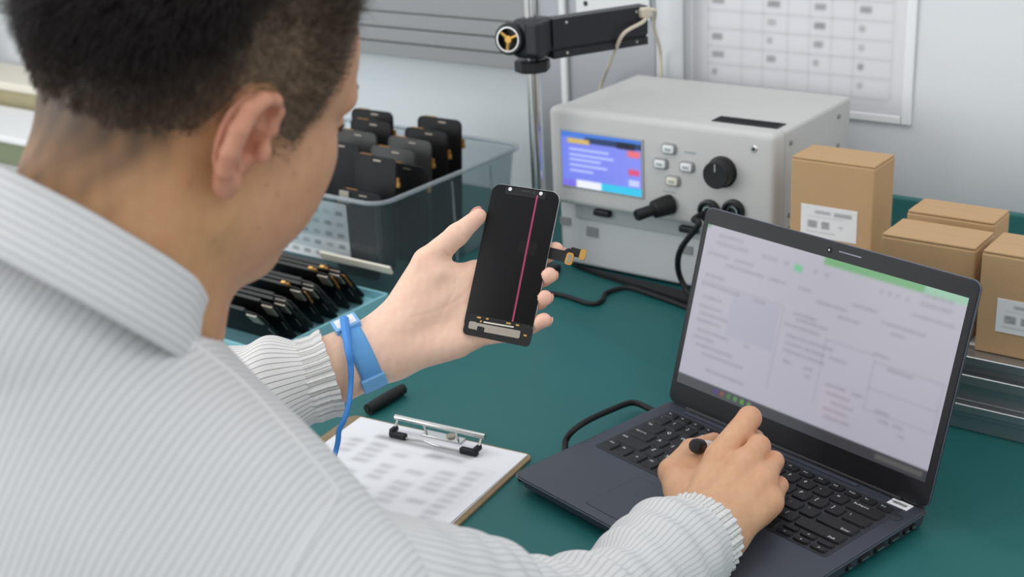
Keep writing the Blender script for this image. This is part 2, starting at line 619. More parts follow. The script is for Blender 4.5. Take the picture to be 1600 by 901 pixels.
# sheets and strips standing on the bench behind the stand
g = thing('steel_sheet', 'shiny grey steel sheet standing against the wall behind the stand', 'panel', (-1.135, 1.725, 0))
box('sheet', (0, 0, 0.20), (0.215, 0.006, 0.40), 'greypanel', g, bev=0.002)
box('edge_strip', (-0.055, -0.008, 0.20), (0.011, 0.008, 0.40), 'white', g, bev=0.002)
lp = box('label_plate', (0.035, -0.006, 0.345), (0.13, 0.004, 0.075), 'white', g, bev=0.001)
cyl('mark', (-0.012, -0.0085, 0.327), (-0.012, -0.0075, 0.327), 0.004, 'blackplastic', lp, seg=12)
bm = bmesh.new()
th = np.linspace(-0.9, 0.9, 16)
V = np.stack([np.stack([0.030 * np.sin(th), 0.022 * (1 - np.cos(th)), np.full_like(th, z)], -1) for z in (0.0, 0.15, 0.3, 0.5)])
f = link('film_sheet', grid_mesh(V, 'film_sheet'), 'frost', None, True)
f.location = (-1.0, 1.708, 0.0)
md = f.modifiers.new('thick', 'SOLIDIFY')
md.thickness = 0.0012
tag(f, 'curled white frosted film standing on end between steel sheet and wall chart', 'film')

# ------------------------------------------------------------------ the grey instrument with the blue display
FY = 1.460
IX0, IX1, IZ0, IZ1 = -1.043, -0.703, 0.100, 0.236
inst = thing('bench_instrument', 'light grey bench instrument with blue display, black knob and push buttons', 'instrument', ((IX0 + IX1) / 2, FY, IZ0))
iw, ih, idp = IX1 - IX0, IZ1 - IZ0, 0.230
bm = bmesh.new()
box_bm(bm, (0, idp / 2 + 0.016, ih / 2 - 0.001), (iw - 0.003, idp - 0.03, ih - 0.004), 0.004, 2)
link('case', bm_mesh(bm), 'case', inst)
# front cap: rounded frame, thicker at its top edge
bm = bmesh.new()
box_bm(bm, (0, 0.016, ih / 2), (iw, 0.032, ih), 0.009, 4)
me = bm_mesh(bm)
o = link('front_frame', me, 'case', inst)
shade_auto(me, 40)


def ip(px, py, y=FY):
    """pixel on the instrument's face, in the instrument's own frame"""
    q = onY(px, py, y)
    return np.array([q[0] - (IX0 + IX1) / 2, q[1] - FY, q[2] - IZ0])


tl, tr, br, bl = ip(880, 201), ip(1004, 223), ip(1003, 309), ip(880, 285)
cx, cz = (tl[0] + tr[0] + br[0] + bl[0]) / 4, (tl[2] + tr[2] + br[2] + bl[2]) / 4
dw, dh = (tr[0] - tl[0] + br[0] - bl[0]) / 2, (tl[2] - bl[2] + tr[2] - br[2]) / 2
box('display_surround', (cx, 0.0, cz), (dw + 0.006, 0.004, dh + 0.006), 'caseband', inst, bev=0.0015)
img = np.zeros((70, 100, 3)) + np.array([112, 128, 226.0])
img[:, :] += (np.linspace(0, 1, 100)[None, :, None] * np.array([18, 10, 6.0]))
img[0:7] = (70, 120, 210)
img[5:12, 30:] = (46, 60, 96)
img[5:13, 70:92] = (30, 34, 50)
img[8:14, 8:36] = (206, 178, 96)
for r, w in ((20, 50), (27, 56), (33, 40), (40, 48), (47, 30)):
    img[r:r + 3, 10:10 + w] = (176, 192, 246)
img[14:22, 83:98] = (226, 110, 120)
img[37:44, 84:97] = (214, 80, 120)
img[50:58, 84:97] = (190, 200, 250)
img[61:70, 0:18] = (120, 110, 220)
img[60:70, 18:50] = (228, 232, 248)
img[60:70, 50:100] = (60, 190, 226)
img = blur(img, 3)
printed('display', img, place((cx, -0.0026, cz), (dw, 0, 0), (0, 0, dh), (0, -1, 0)), 'iscreen', inst)
for px, py, c in ((1046, 232, 'white'), (1033, 255, 'white'), (1074, 260, 'white'), (1052, 282, 'cream')):
    q = ip(px, py)
    fr = prism('push_button', rrect(0.0215, 0.0148, 0.005), 0, 0.004, 'alumat', inst, 0.001, place((q[0], 0.001, q[2]), (1, 0, 0), (0, 0, 1), (0, -1, 0)))
    prism('button_cap', rrect(0.0165, 0.0105, 0.003), 0.004, 0.0062, c, fr, 0.0008, place((q[0], 0.001, q[2]), (1, 0, 0), (0, 0, 1), (0, -1, 0)))
    box('button_mark', (q[0], -0.0055, q[2]), (0.008, 0.0008, 0.003), 'caseband', fr)
q = ip(1129, 268)
kn = lathe('knob', [(0, 0), (0.0205, 0), (0.0205, 0.003), (0.0185, 0.004), (0.0178, 0.019), (0.0165, 0.021), (0, 0.0205)], (q[0], 0.0, q[2]), (0, -1, 0), 'blackplastic', inst, 36)
box('pointer', (q[0], -0.0207, q[2] + 0.010), (0.0015, 0.001, 0.010), 'caseband', kn)
for px, py in ((1178, 233),):
    q = ip(px, py)
    sc = lathe('screw', [(0, 0), (0.0048, 0), (0.0048, 0.001), (0.0038, 0.0022), (0, 0.0022)], (q[0], 0.001, q[2]), (0, -1, 0), 'steel', inst, 20)
    cyl('screw_socket', (q[0], -0.0010, q[2]), (q[0], -0.0016, q[2]), 0.0021, 'rubber', sc, seg=6, smooth=False)
# plug with its black handle pointing out of the face
q = ip(1046, 319)
pd = np.array([-0.42, -0.86, -0.10])
pd /= np.linalg.norm(pd)
pl = lathe('plug', [(0, -0.002), (0.0135, -0.002), (0.0130, 0.012), (0.0118, 0.024), (0.0075, 0.026), (0.0078, 0.050), (0.0066, 0.052), (0, 0.050)], q, pd, 'rubber', inst, 28)
box('plug_label', (q[0], 0.0, ip(1048, 300)[2]), (0.018, 0.001, 0.003), 'caseband', inst)
box('plug_label', (ip(1078, 238)[0], 0.0, ip(1078, 238)[2]), (0.016, 0.001, 0.003), 'caseband', inst)
for px in (1109, 1147):
    q = ip(px, 329)
    sk = lathe('socket', [(0, 0), (0.0155, 0), (0.0155, 0.005), (0.0125, 0.006), (0.0115, 0.002), (0, 0.002)], (q[0], 0.0, q[2]), (0, -1, 0), 'blackplastic', inst, 28)
    lathe('socket_core', [(0.0075, 0.002), (0.0075, 0.006), (0.0055, 0.006), (0.0055, 0.002)], (q[0], 0.0, q[2]), (0, -1, 0), 'steel', sk, 20)
# dark strip on the top, side screws
vq = [onZ(*p, IZ1) - np.array([(IX0 + IX1) / 2, FY, IZ0]) for p in ((1110, 186), (1125, 179), (1226, 192), (1213, 199))]
vx0, vx1 = (vq[0][0] + vq[1][0]) / 2, (vq[2][0] + vq[3][0]) / 2
vent = box('vent', ((vx0 + vx1) / 2, (vq[0][1] + vq[1][1]) / 2 + 0.002, ih - 0.0032), (vx1 - vx0, 0.026, 0.003), 'blackmetal', inst, bev=0.0008)
for k in range(6):
    box('vent_slot', ((vx0 + vx1) / 2, (vq[0][1] + vq[1][1]) / 2 - 0.007 + k * 0.0035, ih - 0.0016), (vx1 - vx0 - 0.006, 0.0012, 0.0006), 'rubber', vent)
for yy, zz in ((0.045, 0.115), (0.045, 0.02), (0.19, 0.115), (0.19, 0.075)):
    cyl('side_screw', (iw / 2 - 0.003, yy, zz), (iw / 2 + 0.0008, yy, zz), 0.003, 'alumat', inst, seg=14)
for sx in (-1, 1):
    for yy in (0.03, 0.21):
        cyl('foot', (sx * 0.14, yy, -0.0022), (sx * 0.14, yy, 0.004), 0.009, 'rubber', inst, seg=16)

unit = thing('base_unit', 'pale grey metal unit under the instrument with the display', 'unit', ((IX0 + IX1) / 2, 1.484, 0))
box('case', (0, 0.105, 0.051), (iw + 0.004, 0.21, 0.094), 'caselow', unit, bev=0.004)
box('upper_band', (0.012, -0.001, 0.0855), (iw - 0.03, 0.006, 0.021), 'caseband', unit, bev=0.001)
for px, py, w, h in ((884, 345, 0.018, 0.012), (926, 362, 0.019, 0.014), (1072, 390, 0.02, 0.012)):
    q = onY(px, py, 1.484)
    box('sticker', (q[0] - (IX0 + IX1) / 2, -0.0005, min(q[2], 0.088)), (w, 0.002, h), 'alumat', unit)
q = onY(946, 336, 1.484)
box('latch', (q[0] - (IX0 + IX1) / 2, -0.006, 0.090), (0.026, 0.012, 0.009), 'blackplastic', unit, bev=0.002)
q = onY(1080, 362, 1.484)
box('latch', (q[0] - (IX0 + IX1) / 2, -0.006, 0.088), (0.026, 0.012, 0.009), 'blackplastic', unit, bev=0.002)
for sx in (-1, 1):
    for yy in (0.02, 0.19):
        cyl('foot', (sx * 0.15, yy, 0.0), (sx * 0.15, yy, 0.005), 0.010, 'rubber', unit, seg=16)
# black rubber strip lying in front of the unit
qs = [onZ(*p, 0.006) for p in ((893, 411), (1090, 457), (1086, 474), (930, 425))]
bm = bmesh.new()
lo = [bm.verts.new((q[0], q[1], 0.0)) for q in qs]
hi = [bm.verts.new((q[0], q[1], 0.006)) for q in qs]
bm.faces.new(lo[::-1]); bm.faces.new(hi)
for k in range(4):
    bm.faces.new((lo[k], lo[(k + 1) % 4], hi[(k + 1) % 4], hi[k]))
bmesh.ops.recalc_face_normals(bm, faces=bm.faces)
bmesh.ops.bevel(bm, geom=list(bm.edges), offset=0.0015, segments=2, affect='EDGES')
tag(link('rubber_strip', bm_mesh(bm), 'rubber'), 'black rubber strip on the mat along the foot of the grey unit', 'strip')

# cables
tag(tube('power_cable', [onZ(780, 452, .0032), onZ(868, 459, .0032), onZ(920, 474, .0032), onZ(940, 470, .0032), onZ(948, 457, .0032), onZ(980, 449, .0045), onZ(1010, 457, .0045), onZ(1068, 478, .0034), onZ(1130, 506, .0032)],
         0.0032, 'rubber', n=90), 'thin black cable lying on the mat in front of the instrument', 'cable')
q0 = onY(1109, 329, FY) + np.array([0, -0.004, 0])
qe = onZ(1082, 463, 0.0102)
tag(tube('instrument_cable', [q0, q0 + np.array([-0.004, -0.03, -0.002]), onY(1092, 350, 1.415), onY(1066, 385, 1.425), onY(1059, 410, 1.435), onY(1064, 436, 1.445), qe, qe + np.array([0.024, 0.003, 0.0004]), qe + np.array([0.06, 0.004, -0.0058]), qe + np.array([0.11, 0.0, -0.0062])],
         0.0040, 'rubber', n=90), 'black cable looping down from the instrument socket to the mat', 'cable')

# ------------------------------------------------------------------ rod stand with clamp and black arm
SY = 1.425
sb = onY(834, 150, SY)
SX = sb[0]
stand = thing('rod_stand', 'chrome rod stand with black clamp and black horizontal arm', 'stand', (SX, SY, 0))
box('base_plate', (-0.026, -0.004, 0.006), (0.078, 0.070, 0.012), 'blackmetal', stand, bev=0.003)
cyl('pole', (0, 0, 0.012), (0, 0, 0.62), 0.0082, 'steel', stand, seg=32)
cz_ = onY(834, 58, SY)[2]
cl = box('clamp', (0.004, 0, cz_), (0.046, 0.046, 0.052), 'blackmetal', stand, bev=0.010, seg=3, smooth=True)
box('clamp_jaw', (0.018, 0.0, cz_ + 0.002), (0.022, 0.052, 0.044), 'blackmetal', cl, bev=0.004)
lathe('collar', [(0.0085, 0), (0.022, 0), (0.024, 0.002), (0.024, 0.014), (0.021, 0.016), (0.0085, 0.016)], (0, 0, cz_ - 0.045), (0, 0, 1), 'blackplastic', stand, 8, False)
kd = np.array([0.16, -0.97, 0.08]); kd /= np.linalg.norm(kd)
k0 = np.array([-0.017, -0.012, cz_ + 0.0])
kb = lathe('clamp_knob', [(0, 0), (0.017, 0), (0.021, 0.004), (0.021, 0.018), (0.019, 0.021), (0.0155, 0.021), (0.0145, 0.012), (0, 0.012)], k0, kd, 'blackplastic', stand, 30)
u_, v_, w_ = basis(kd)
for k in range(3):
    a = 2 * pi * k / 3 + 0.4
    e = k0 + kd * 0.019
    cyl('knob_spoke', e + (u_ * cos(a) + v_ * sin(a)) * 0.002, e + (u_ * cos(a) + v_ * sin(a)) * 0.0155, 0.0022, 'gold', kb, seg=10)
lathe('knob_ring', [(0.0145, 0.019), (0.0165, 0.019), (0.0165, 0.022), (0.0145, 0.022), (0.0145, 0.019)], k0, kd, 'steel', kb, 30)
cyl('knob_hub', k0 + kd * 0.012, k0 + kd * 0.021, 0.0048, 'gold', kb, seg=14)
az = radians(64)
ad = np.array([cos(az), sin(az), 0]); an = np.array([-sin(az), cos(az), 0])
rotm = Matrix.Rotation(az, 3, 'Z')
AL = 0.146
a0 = np.array([0.022, 0.010, cz_ - 0.002])
sec = [(-0.011, -0.026), (0.011, -0.026), (0.011, 0.026), (-0.011, 0.026), (-0.011, -0.012), (-0.0075, -0.012), (-0.0075, -0.016), (-0.011, -0.016)]
arm = prism('arm', sec, 0.0, AL, 'blackmetal', stand, 0.0, place(a0, an, (0, 0, 1), ad))
for t in (0.02, 0.128):
    for dz in (-0.02, 0.02):
        c_ = a0 + ad * t - an * 0.011 + np.array([0, 0, dz])
        cyl('arm_screw', c_, c_ - an * 0.001, 0.002, 'steel', arm, seg=10)
te = a0 + ad * (AL - 0.006) + np.array([0, 0, 0.018]) - an * 0.014
tb = box('tube_fitting', te, (0.016, 0.014, 0.014), 'cableclear', stand, bev=0.003, rot=rotm)
so = np.array([SX, SY, 0.0])
tube('air_tube', [te, te - an * 0.010 + np.array([-0.006, -0.004, -0.010]), onY(975, 52, 1.515) - so, onY(961, 80, 1.525) - so, onY(951, 104, 1.60) - so, onY(945, 118, 1.68) - so, np.array([-1.112, 1.698, 0.195]) - so, np.array([-1.114, 1.698, 0.08]) - so, np.array([-1.116, 1.690, 0.004]) - so],
     0.0026, 'cableclear', stand, n=70)
tube('air_tube', [te, te + ad * 0.012 + np.array([0.004, 0, 0.001]), onY(1022, 42, 1.62) - so, onY(1031, 76, 1.688) - so, np.array([-1.004, 1.6975, 0.235]) - so, np.array([-1.002, 1.6975, 0.15]) - so, np.array([-1.002, 1.6975, 0.05]) - so],
     0.0026, 'cableclear', stand, n=60)

# ------------------------------------------------------------------ cardboard boxes on the riser
def label_img(seed):
    r = np.random.default_rng(seed)
    im = np.full((40, 64, 3), 226.0)
    im[6:10, 16:34] -= 50
    im[6:11, 38:58] -= 55
    im[19:28, 8:19] -= r.uniform(40, 90, (9, 11))[..., None]
    im[19:28, 24:33] -= r.uniform(40, 95, (9, 9))[..., None]
    im[22:25, 44:48] -= 40
    im[13:15, 8:50] -= 16
    im[32:34, 6:40] -= 30
    return blur(im, 2)


def carton(label, x0, x1, y0, y1, z1, lab=None, tape=True, rz=0.0):
    z0 = 0.0873
    w, d_, h = x1 - x0, y1 - y0, z1 - z0
    t = thing('cardboard_box', label, 'box', ((x0 + x1) / 2, (y0 + y1) / 2, z0), rz, 'cardboard boxes on the riser')
    box('body', (0, 0, h / 2 - 0.0008), (w, d_, h - 0.0016), 'card', t, bev=0.0022, seg=2)
    box('top_flap', (0, -d_ / 4, h - 0.0002), (w - 0.002, d_ / 2 - 0.0012, 0.0024), 'card', t, bev=0.0008)
    box('top_flap', (0, d_ / 4, h - 0.0004), (w - 0.002, d_ / 2 - 0.0012, 0.0020), 'card', t, bev=0.0008)
    if lab:
        lx, lz, lw, lh, sd = lab
        lb = box('label', (lx, -d_ / 2 - 0.0003, lz), (lw, 0.0006, lh), 'paper', t)
        printed('label_print', label_img(sd), place((lx, -d_ / 2 - 0.0008, lz), (lw * 0.98, 0, 0), (0, 0, lh * 0.98), (0, -1, 0)), 'print', lb)
    return t


carton('tall upright brown cardboard box with a white label, beside the instrument', -0.668, -0.563, 1.430, 1.490, 0.221, (-0.002, 0.058, 0.071, 0.040, 3))
carton('plain brown cardboard box between the tall box and the box with cut-off label', -0.503, -0.402, 1.302, 1.362, 0.190)
carton('plain low brown cardboard box at the back of the riser, nearest the green lip', -0.508, -0.411, 1.388, 1.440, 0.190)
carton('brown cardboard box with white label standing on the grooved front rail', -0.391, -0.262, 1.285, 1.350, 0.196, (-0.012, 0.044, 0.066, 0.036, 9))

# ------------------------------------------------------------------ phone display panels (a 3-D part set)
def display_proto(h=0.158, w=0.072, flexside=1, grey=False, gold=True):
    t = thing('phone_display', '', 'phone part')
    M4 = place((0, 0, h / 2), (1, 0, 0), (0, 0, 1), (0, -1, 0))
    prism('panel', rrect(w, h, 0.010, 5), -0.0013, 0.0013, 'panelgrey' if grey else 'panel', t, 0.0006, M4)
    prism('back_plate', rrect(w - 0.008, h - 0.03, 0.004, 3), -0.0022, -0.0013, 'panelgrey', t, 0, M4)
    box('earpiece', (0.006, -0.0016, h - 0.006), (0.014, 0.0008, 0.002), 'shield', t)
    box('flex_foil', (-0.018, 0.0016, h - 0.004), (0.022, 0.0022, 0.010) if gold else (0.018, 0.0018, 0.006), 'flex' if gold else 'panelgrey', t, bev=0.0005)
    if h < 0.15:
        box('edge_strip', (-w / 2 + 0.001, 0.0010, h * 0.52), (0.004, 0.0046, h * 0.62), 'panelgrey', t, bev=0.0006)
        box('silver_tab', (-w / 2 + 0.012, -0.0024, h - 0.012), (0.018, 0.0030, 0.018), 'shield', t, bev=0.0006)
    if not gold:
        return t
    fx = box('side_flex', (flexside * (w / 2 + 0.001), 0.001, h * 0.80), (0.006, 0.003, 0.014), 'flex', t, bev=0.0005)
    box('connector', (flexside * (w / 2 + 0.0035), 0.001, h * 0.80 - 0.003), (0.003, 0.004, 0.007), 'gold', fx, bev=0.0005)
    return t


protos = {}


def put_display(kind, loc, lean, rz, label, group, roll=0.0):
    if kind not in protos:
        protos[kind] = display_proto(*kind)
        o = protos[kind]
    else:
        o = copy_tree(protos[kind])
    o.location = loc
    o.rotation_euler = (lean, roll, rz)
    tag(o, label, 'phone part', group)
    return o


BL_, BR_, BF, BB, BZ = -1.545, -1.172, 1.247, 1.566, 0.138
tall = (0.160, 0.084, 1, False)
tgrey = (0.158, 0.086, 1, True)
small = (0.122, 0.080, -1, False)
gbin = 'phone displays standing in the clear bin'
lbin = 'black phone display with orange flex standing behind the foremost one in the clear bin'
for px, py, y, kind, lean, rz in ((687, 184, 1.522, tall, -0.10, 0.03), (666, 202, 1.486, tall, -0.11, 0.0), (640, 216, 1.450, tgrey, -0.12, -0.02),
                                  (582, 172, 1.524, tall, -0.10, 0.05), (580, 188, 1.488, tall, -0.11, 0.02), (556, 204, 1.452, tgrey, -0.12, 0.0),
                                  (530, 221, 1.414, tall, -0.13, 0.03), (614, 231, 1.412, tgrey, -0.12, 0.0), (632, 256, 1.385, tall, -0.10, 0.0)):
    q = onY(px, py, y)
    h = round((q[2] - 0.0052) / cos(lean), 3) - 0.0005
    kind = (h,) + kind[1:]
    q[0] = min(q[0], BR_ - 0.016 - kind[1] / 2 - 0.008)
    lb_ = lbin if not kind[3] else 'grey-backed phone display standing upright in the clear bin'
    put_display(kind, (q[0], y + h * sin(lean), q[2] - h * cos(lean)), lean, rz, lb_, gbin if not kind[3] else 'grey-backed displays in the clear bin')
q = onY(585, 243, 1.345)
hj = round((q[2] - 0.0052) / cos(0.14), 3) - 0.0005
put_display((hj,) + tall[1:], (q[0], 1.345 - hj * sin(0.14), q[2] - hj * cos(0.14)), -0.14, -0.02, 'foremost black phone display in the clear bin, its face turned to the label', None)
q = onY(560, 303, 1.30)
put_display(small, (q[0] + 0.01, 1.275, 0.012), -0.16, 0.0, 'short black phone display leaning low behind the front wall of the clear bin', None)

# the clear bin
def ring(z, inset, r, n=8):
    cx_, cy_ = (BL_ + BR_) / 2, (BF + BB) / 2
    return [(cx_ + x, cy_ + y, z) for x, y in rrect(BR_ - BL_ - 2 * inset, BB - BF - 2 * inset, r, n)]


binn = thing('plastic_bin', 'clear plastic storage bin full of phone displays with a paper label', 'bin', ((BL_ + BR_) / 2, (BF + BB) / 2, 0))
off = np.array([(BL_ + BR_) / 2, (BF + BB) / 2, 0])
V = np.array([ring(z, i, r) for z, i, r in ((0.0015, 0.016, 0.022), (0.004, 0.013, 0.022), (0.07, 0.006, 0.024), (0.132, 0.0, 0.026), (0.138, -0.004, 0.028))]) - off
me = grid_mesh(V, 'wall', True)
w_ob = link('wall', me, 'clear', binn, True)
md = w_ob.modifiers.new('thick', 'SOLIDIFY'); md.thickness = 0.002
prism('bottom', [(x - off[0], y - off[1]) for x, y, z in ring(0, 0.018, 0.02)], 0.0, 0.0025, 'clear', binn)
rp = np.array(ring(0.138, -0.004, 0.028) + [ring(0.138, -0.004, 0.028)[0]]) - off
T, U, B = frames(rp)
th = np.linspace(0, 2 * pi, 8, endpoint=False)
V = rp[:, None] + 0.0042 * (U[:, None] * np.cos(th)[None, :, None] * 0.8 - B[:, None] * np.sin(th)[None, :, None])
link('rim', grid_mesh(V, 'rim', True), 'clearrim', binn, True)
for s in (0.0, 0.09):
    box('rib', (BR_ - off[0] - 0.004, s, 0.066), (0.002, 0.003, 0.12), 'clearrim', binn)
im = np.full((60, 70, 3), 214.0)
for k in range(5):
    for j in range(6):
        im[8 + k * 11:12 + k * 11, 5 + j * 11:11 + j * 11] -= RNG.uniform(20, 80)
im[::11] -= 12
im = blur(im, 1)
q1, q2 = onY(447, 330, BF + 0.006), onY(539, 330, BF + 0.006)
lx0, lx1 = q1[0] - 0.03, q2[0]
lab = box('label', ((lx0 + lx1) / 2 - off[0], BF + 0.0085 - off[1], 0.0805), (lx1 - lx0, 0.0006, 0.088), 'paper', binn)
printed('label_print', im, place(((lx0 + lx1) / 2 - off[0], BF + 0.0080 - off[1], 0.0805), ((lx1 - lx0) * 0.99, 0, 0), (0, 0, 0.087), (0, -1, 0)), 'print', lab)

# ------------------------------------------------------------------ light blue tray and the row of displays in front of the bin
tray = thing('parts_tray', 'light blue plastic tray holding a row of leaning phone displays', 'tray', (-1.345, 1.125, 0))
TW, TD = 0.37, 0.22
box('bottom', (0, 0, 0.003), (TW, TD, 0.006), 'bluetray', tray, bev=0.001)
for s in (-1, 1):
    box('side', (s * TW / 2, 0, 0.009), (0.004, TD, 0.018), 'bluetray', tray, bev=0.001)
    box('side', (0, s * TD / 2, 0.009), (TW, 0.004, 0.018), 'bluetray', tray, bev=0.001)
grow = 'phone displays leaning in the blue tray'
lrow = 'plain black phone display lying on its long edge in the blue tray'
proto_l = {}
for k in range(10):
    y = 1.048 + k * 0.0185
    kind = (0.142, 0.072, -1, k in (3, 6), k in (4, 7, 8))
    px_ = -1.245 - 0.002 * k + 0.007 * ((k * 7) % 3)
    o = put_display(kind, (px_, y, 0.062), 0, 0, 'grey-backed phone display in the row of the blue tray' if k in (3, 6) else 'black phone display with orange flex in the row of the blue tray' if k in (4, 7, 8) else lrow,
                    'grey-backed displays in the blue tray' if k in (3, 6) else 'orange-flexed displays in the blue tray' if k in (4, 7, 8) else grow)
    # lie on the long edge, leaning towards the front
    base = Matrix.Rotation(radians(90), 4, 'Y')
    la = radians(38 - 4.0 * ((k * 5) % 3))
    lean = Matrix.Rotation(la, 4, 'X')
    T4 = Matrix.Translation((px_ - 0.071, y - 0.008, 0.0062 + 0.036 * cos(la) + 0.0018 * sin(la))) @ lean @ base
    o.rotation_euler = T4.to_euler()
    o.location = T4.to_translation()
w_ = box('display_frame', (-1.215, 1.237, 0.052), (0.13, 0.004, 0.012), 'cream', None, bev=0.001, rot=Matrix.Rotation(0.35, 3, 'X'))
tag(w_, 'thin cream display frame lying behind the row of displays, against the bin', 'phone part')

# ------------------------------------------------------------------ storage at the far end of the bench
t = thing('storage_box', 'white-lidded olive storage box on the far end of the bench', 'box', (-2.42, 1.50, -0.003))
box('body', (0, 0, 0.022), (0.40, 0.15, 0.044), 'olive', t, bev=0.003)
box('lid', (0, 0, 0.052), (0.41, 0.16, 0.014), 'white', t, bev=0.004)
box('neck', (0, 0, 0.0445), (0.388, 0.138, 0.003), 'olive', t)
t = thing('carton_tray', 'khaki carton with cream lid on the far bench beside the grey cabinet', 'box', (-2.55, 1.66, -0.003))
box('body', (0, 0, 0.043), (0.40, 0.12, 0.086), 'khaki', t, bev=0.003)
box('lid', (0, 0, 0.095), (0.41, 0.13, 0.018), 'cream', t, bev=0.004)
t = thing('steel_cabinet', 'tall pale grey steel cabinet at the far end of the bench', 'cabinet', (-3.0, 1.62, -0.003))
box('body', (0, 0, 0.30), (0.36, 0.22, 0.60), 'alumat', t, bev=0.004)
for k in range(3):
    d_ = box('drawer', (0, -0.113, 0.11 + 0.19 * k), (0.34, 0.008, 0.175), 'white', t, bev=0.002)
    box('handle', (0, -0.124, 0.11 + 0.19 * k), (0.10, 0.014, 0.012), 'steel', d_, bev=0.003)


# ================================================================== laptop
LX, LY, LYAW = -0.5126, 1.1024, radians(-13.5)
lap = thing('laptop', 'open dark slate laptop on the green mat, its screen showing a document', 'laptop', (LX, LY, 0), LYAW)
bm = bmesh.new()
box_bm(bm, (0, -0.1075, 0.0118), (0.324, 0.227, 0.0164), 0)
for v in bm.verts:
    if v.co.z < 0.01:
        v.co.z = 0.0035
        v.co.x *= 0.975
        if v.co.y < -0.1:
            v.co.y += 0.006
            v.co.z = 0.006
vert = [e for e in bm.edges if abs(e.verts[0].co.z - e.verts[1].co.z) > 0.005]
bmesh.ops.bevel(bm, geom=vert, offset=0.008, segments=5, affect='EDGES', profile=0.5)
tope = [e for e in bm.edges if min(v.co.z for v in e.verts) > 0.0195]
bmesh.ops.bevel(bm, geom=tope, offset=0.0012, segments=2, affect='EDGES', profile=0.5)
me = bm_mesh(bm)
base_ob = link('base', me, 'lapbody', lap)
shade_auto(me, 30)
prism('edge_trim', rrect(0.3246, 0.2276, 0.0085), 0.0172, 0.0184, 'lapedge', lap, 0.0002, Matrix.Translation((0, -0.1075, 0)))
for sx in (-0.13, 0.13):
    for sy in (-0.195, -0.02):
        cyl('rubber_foot', (sx, sy, 0), (sx, sy, 0.008), 0.006, 'rubber', lap, seg=16)
prism('keyboard_well', rrect(0.2910, 0.1130, 0.004), 0.0198, 0.0203, 'lapwell', lap, 0, Matrix.Translation((0, -0.0690, 0)))
box('well_trim', (-0.0, -0.0135, 0.0203), (0.290, 0.0010, 0.0008), 'lapedge', lap)
box('hinge_cover', (-0.02, -0.0055, 0.0206), (0.222, 0.0052, 0.0016), 'lapbody', lap, bev=0.0006)
box('hinge_cover', (0.116, -0.0055, 0.0204), (0.036, 0.0008, 0.0008), 'lapedge', lap)
prism('trackpad_groove_shade', rrect(0.1012, 0.0712, 0.003), 0.0199, 0.0201, 'lapwell', lap, 0, Matrix.Translation((-0.0185, -0.1740, 0)))  # darker plate paints in the shade of the groove round the trackpad
prism('trackpad', rrect(0.0998, 0.0698, 0.003), 0.0199, 0.0203, 'lapbody', lap, 0, Matrix.Translation((-0.0185, -0.1740, 0)))
lathe('power_button', [(0, 0), (0.0058, 0), (0.0058, 0.0006), (0.0050, 0.0009), (0, 0.0007)], (0.1490, -0.0270, 0.0199), (0, 0, 1), 'lapwell', lap, 24)
printed('corner_mark', blur(np.array([[[52, 55, 62]] * 9, [[52, 55, 62]] * 2 + [[72, 76, 84]] * 5 + [[52, 55, 62]] * 2] * 4, float), 1),
        place((0.1430, -0.0400, 0.0202), (0.009, 0, 0), (0, 0.009, 0), (0, 0, 1)), 'print', lap)
sti = box('sticker', (0.1385, -0.0060, 0.0203), (0.0215, 0.0115, 0.0004), 'paper', lap)
si = np.full((12, 30, 3), 222.0)
si[4:8, 5:25] -= RNG.uniform(60, 150, (4, 20))[..., None]
printed('sticker_print', blur(si, 1), place((0.1385, -0.0060, 0.02065), (0.021, 0, 0), (0, 0.011, 0), (0, 0, 1)), 'print', sti)
for yy, w in ((-0.018, 0.006), (-0.028, 0.007), (-0.046, 0.014), (-0.068, 0.014), (-0.090, 0.014), (-0.112, 0.006)):
    pt = box('port', (0.1608, yy, 0.0112), (0.003, w, 0.0055), 'rubber', lap, bev=0.0008)
    box('port_tongue', (0.1620, yy, 0.0112), (0.0012, w * 0.7, 0.0016), 'steel', pt)

# keyboard: every key a part with its white legend
U_ = 0.01905
kx0 = -0.1430


def key_mesh(w, d_):
    bm = bmesh.new()
    b = [bm.verts.new((sx * w / 2, sy * d_ / 2, 0)) for sx, sy in ((-1, -1), (1, -1), (1, 1), (-1, 1))]
    e = 0.0011
    t_ = [bm.verts.new((sx * (w / 2 - e), sy * (d_ / 2 - e), 0.0019)) for sx, sy in ((-1, -1), (1, -1), (1, 1), (-1, 1))]
    bm.faces.new(b[::-1]); bm.faces.new(t_)
    for k in range(4):
        bm.faces.new((b[k], b[(k + 1) % 4], t_[(k + 1) % 4], t_[k]))
    vert = [e_ for e_ in bm.edges if abs(e_.verts[0].co.z - e_.verts[1].co.z) > 0.001]
    bmesh.ops.bevel(bm, geom=vert, offset=0.0011, segments=2, affect='EDGES')
    return bm_mesh(bm, 'key')


_km, _lm = {}, {}


def legend_mesh(txt, size):
    k = (txt, size)
    if k not in _lm:
        cu = bpy.data.curves.new('legend', 'FONT')
        cu.body = txt
        cu.size = size
        cu.resolution_u = 1
        ob = bpy.data.objects.new('legend_tmp', cu)
        COL.objects.link(ob)
        bpy.context.view_layer.update()
        dg = bpy.context.evaluated_depsgraph_get()
        me = bpy.data.meshes.new_from_object(ob.evaluated_get(dg))
        bpy.data.objects.remove(ob, do_unlink=True)
        bpy.data.curves.remove(cu)
        me.name = 'legend'
        _lm[k] = me
    return _lm[k]


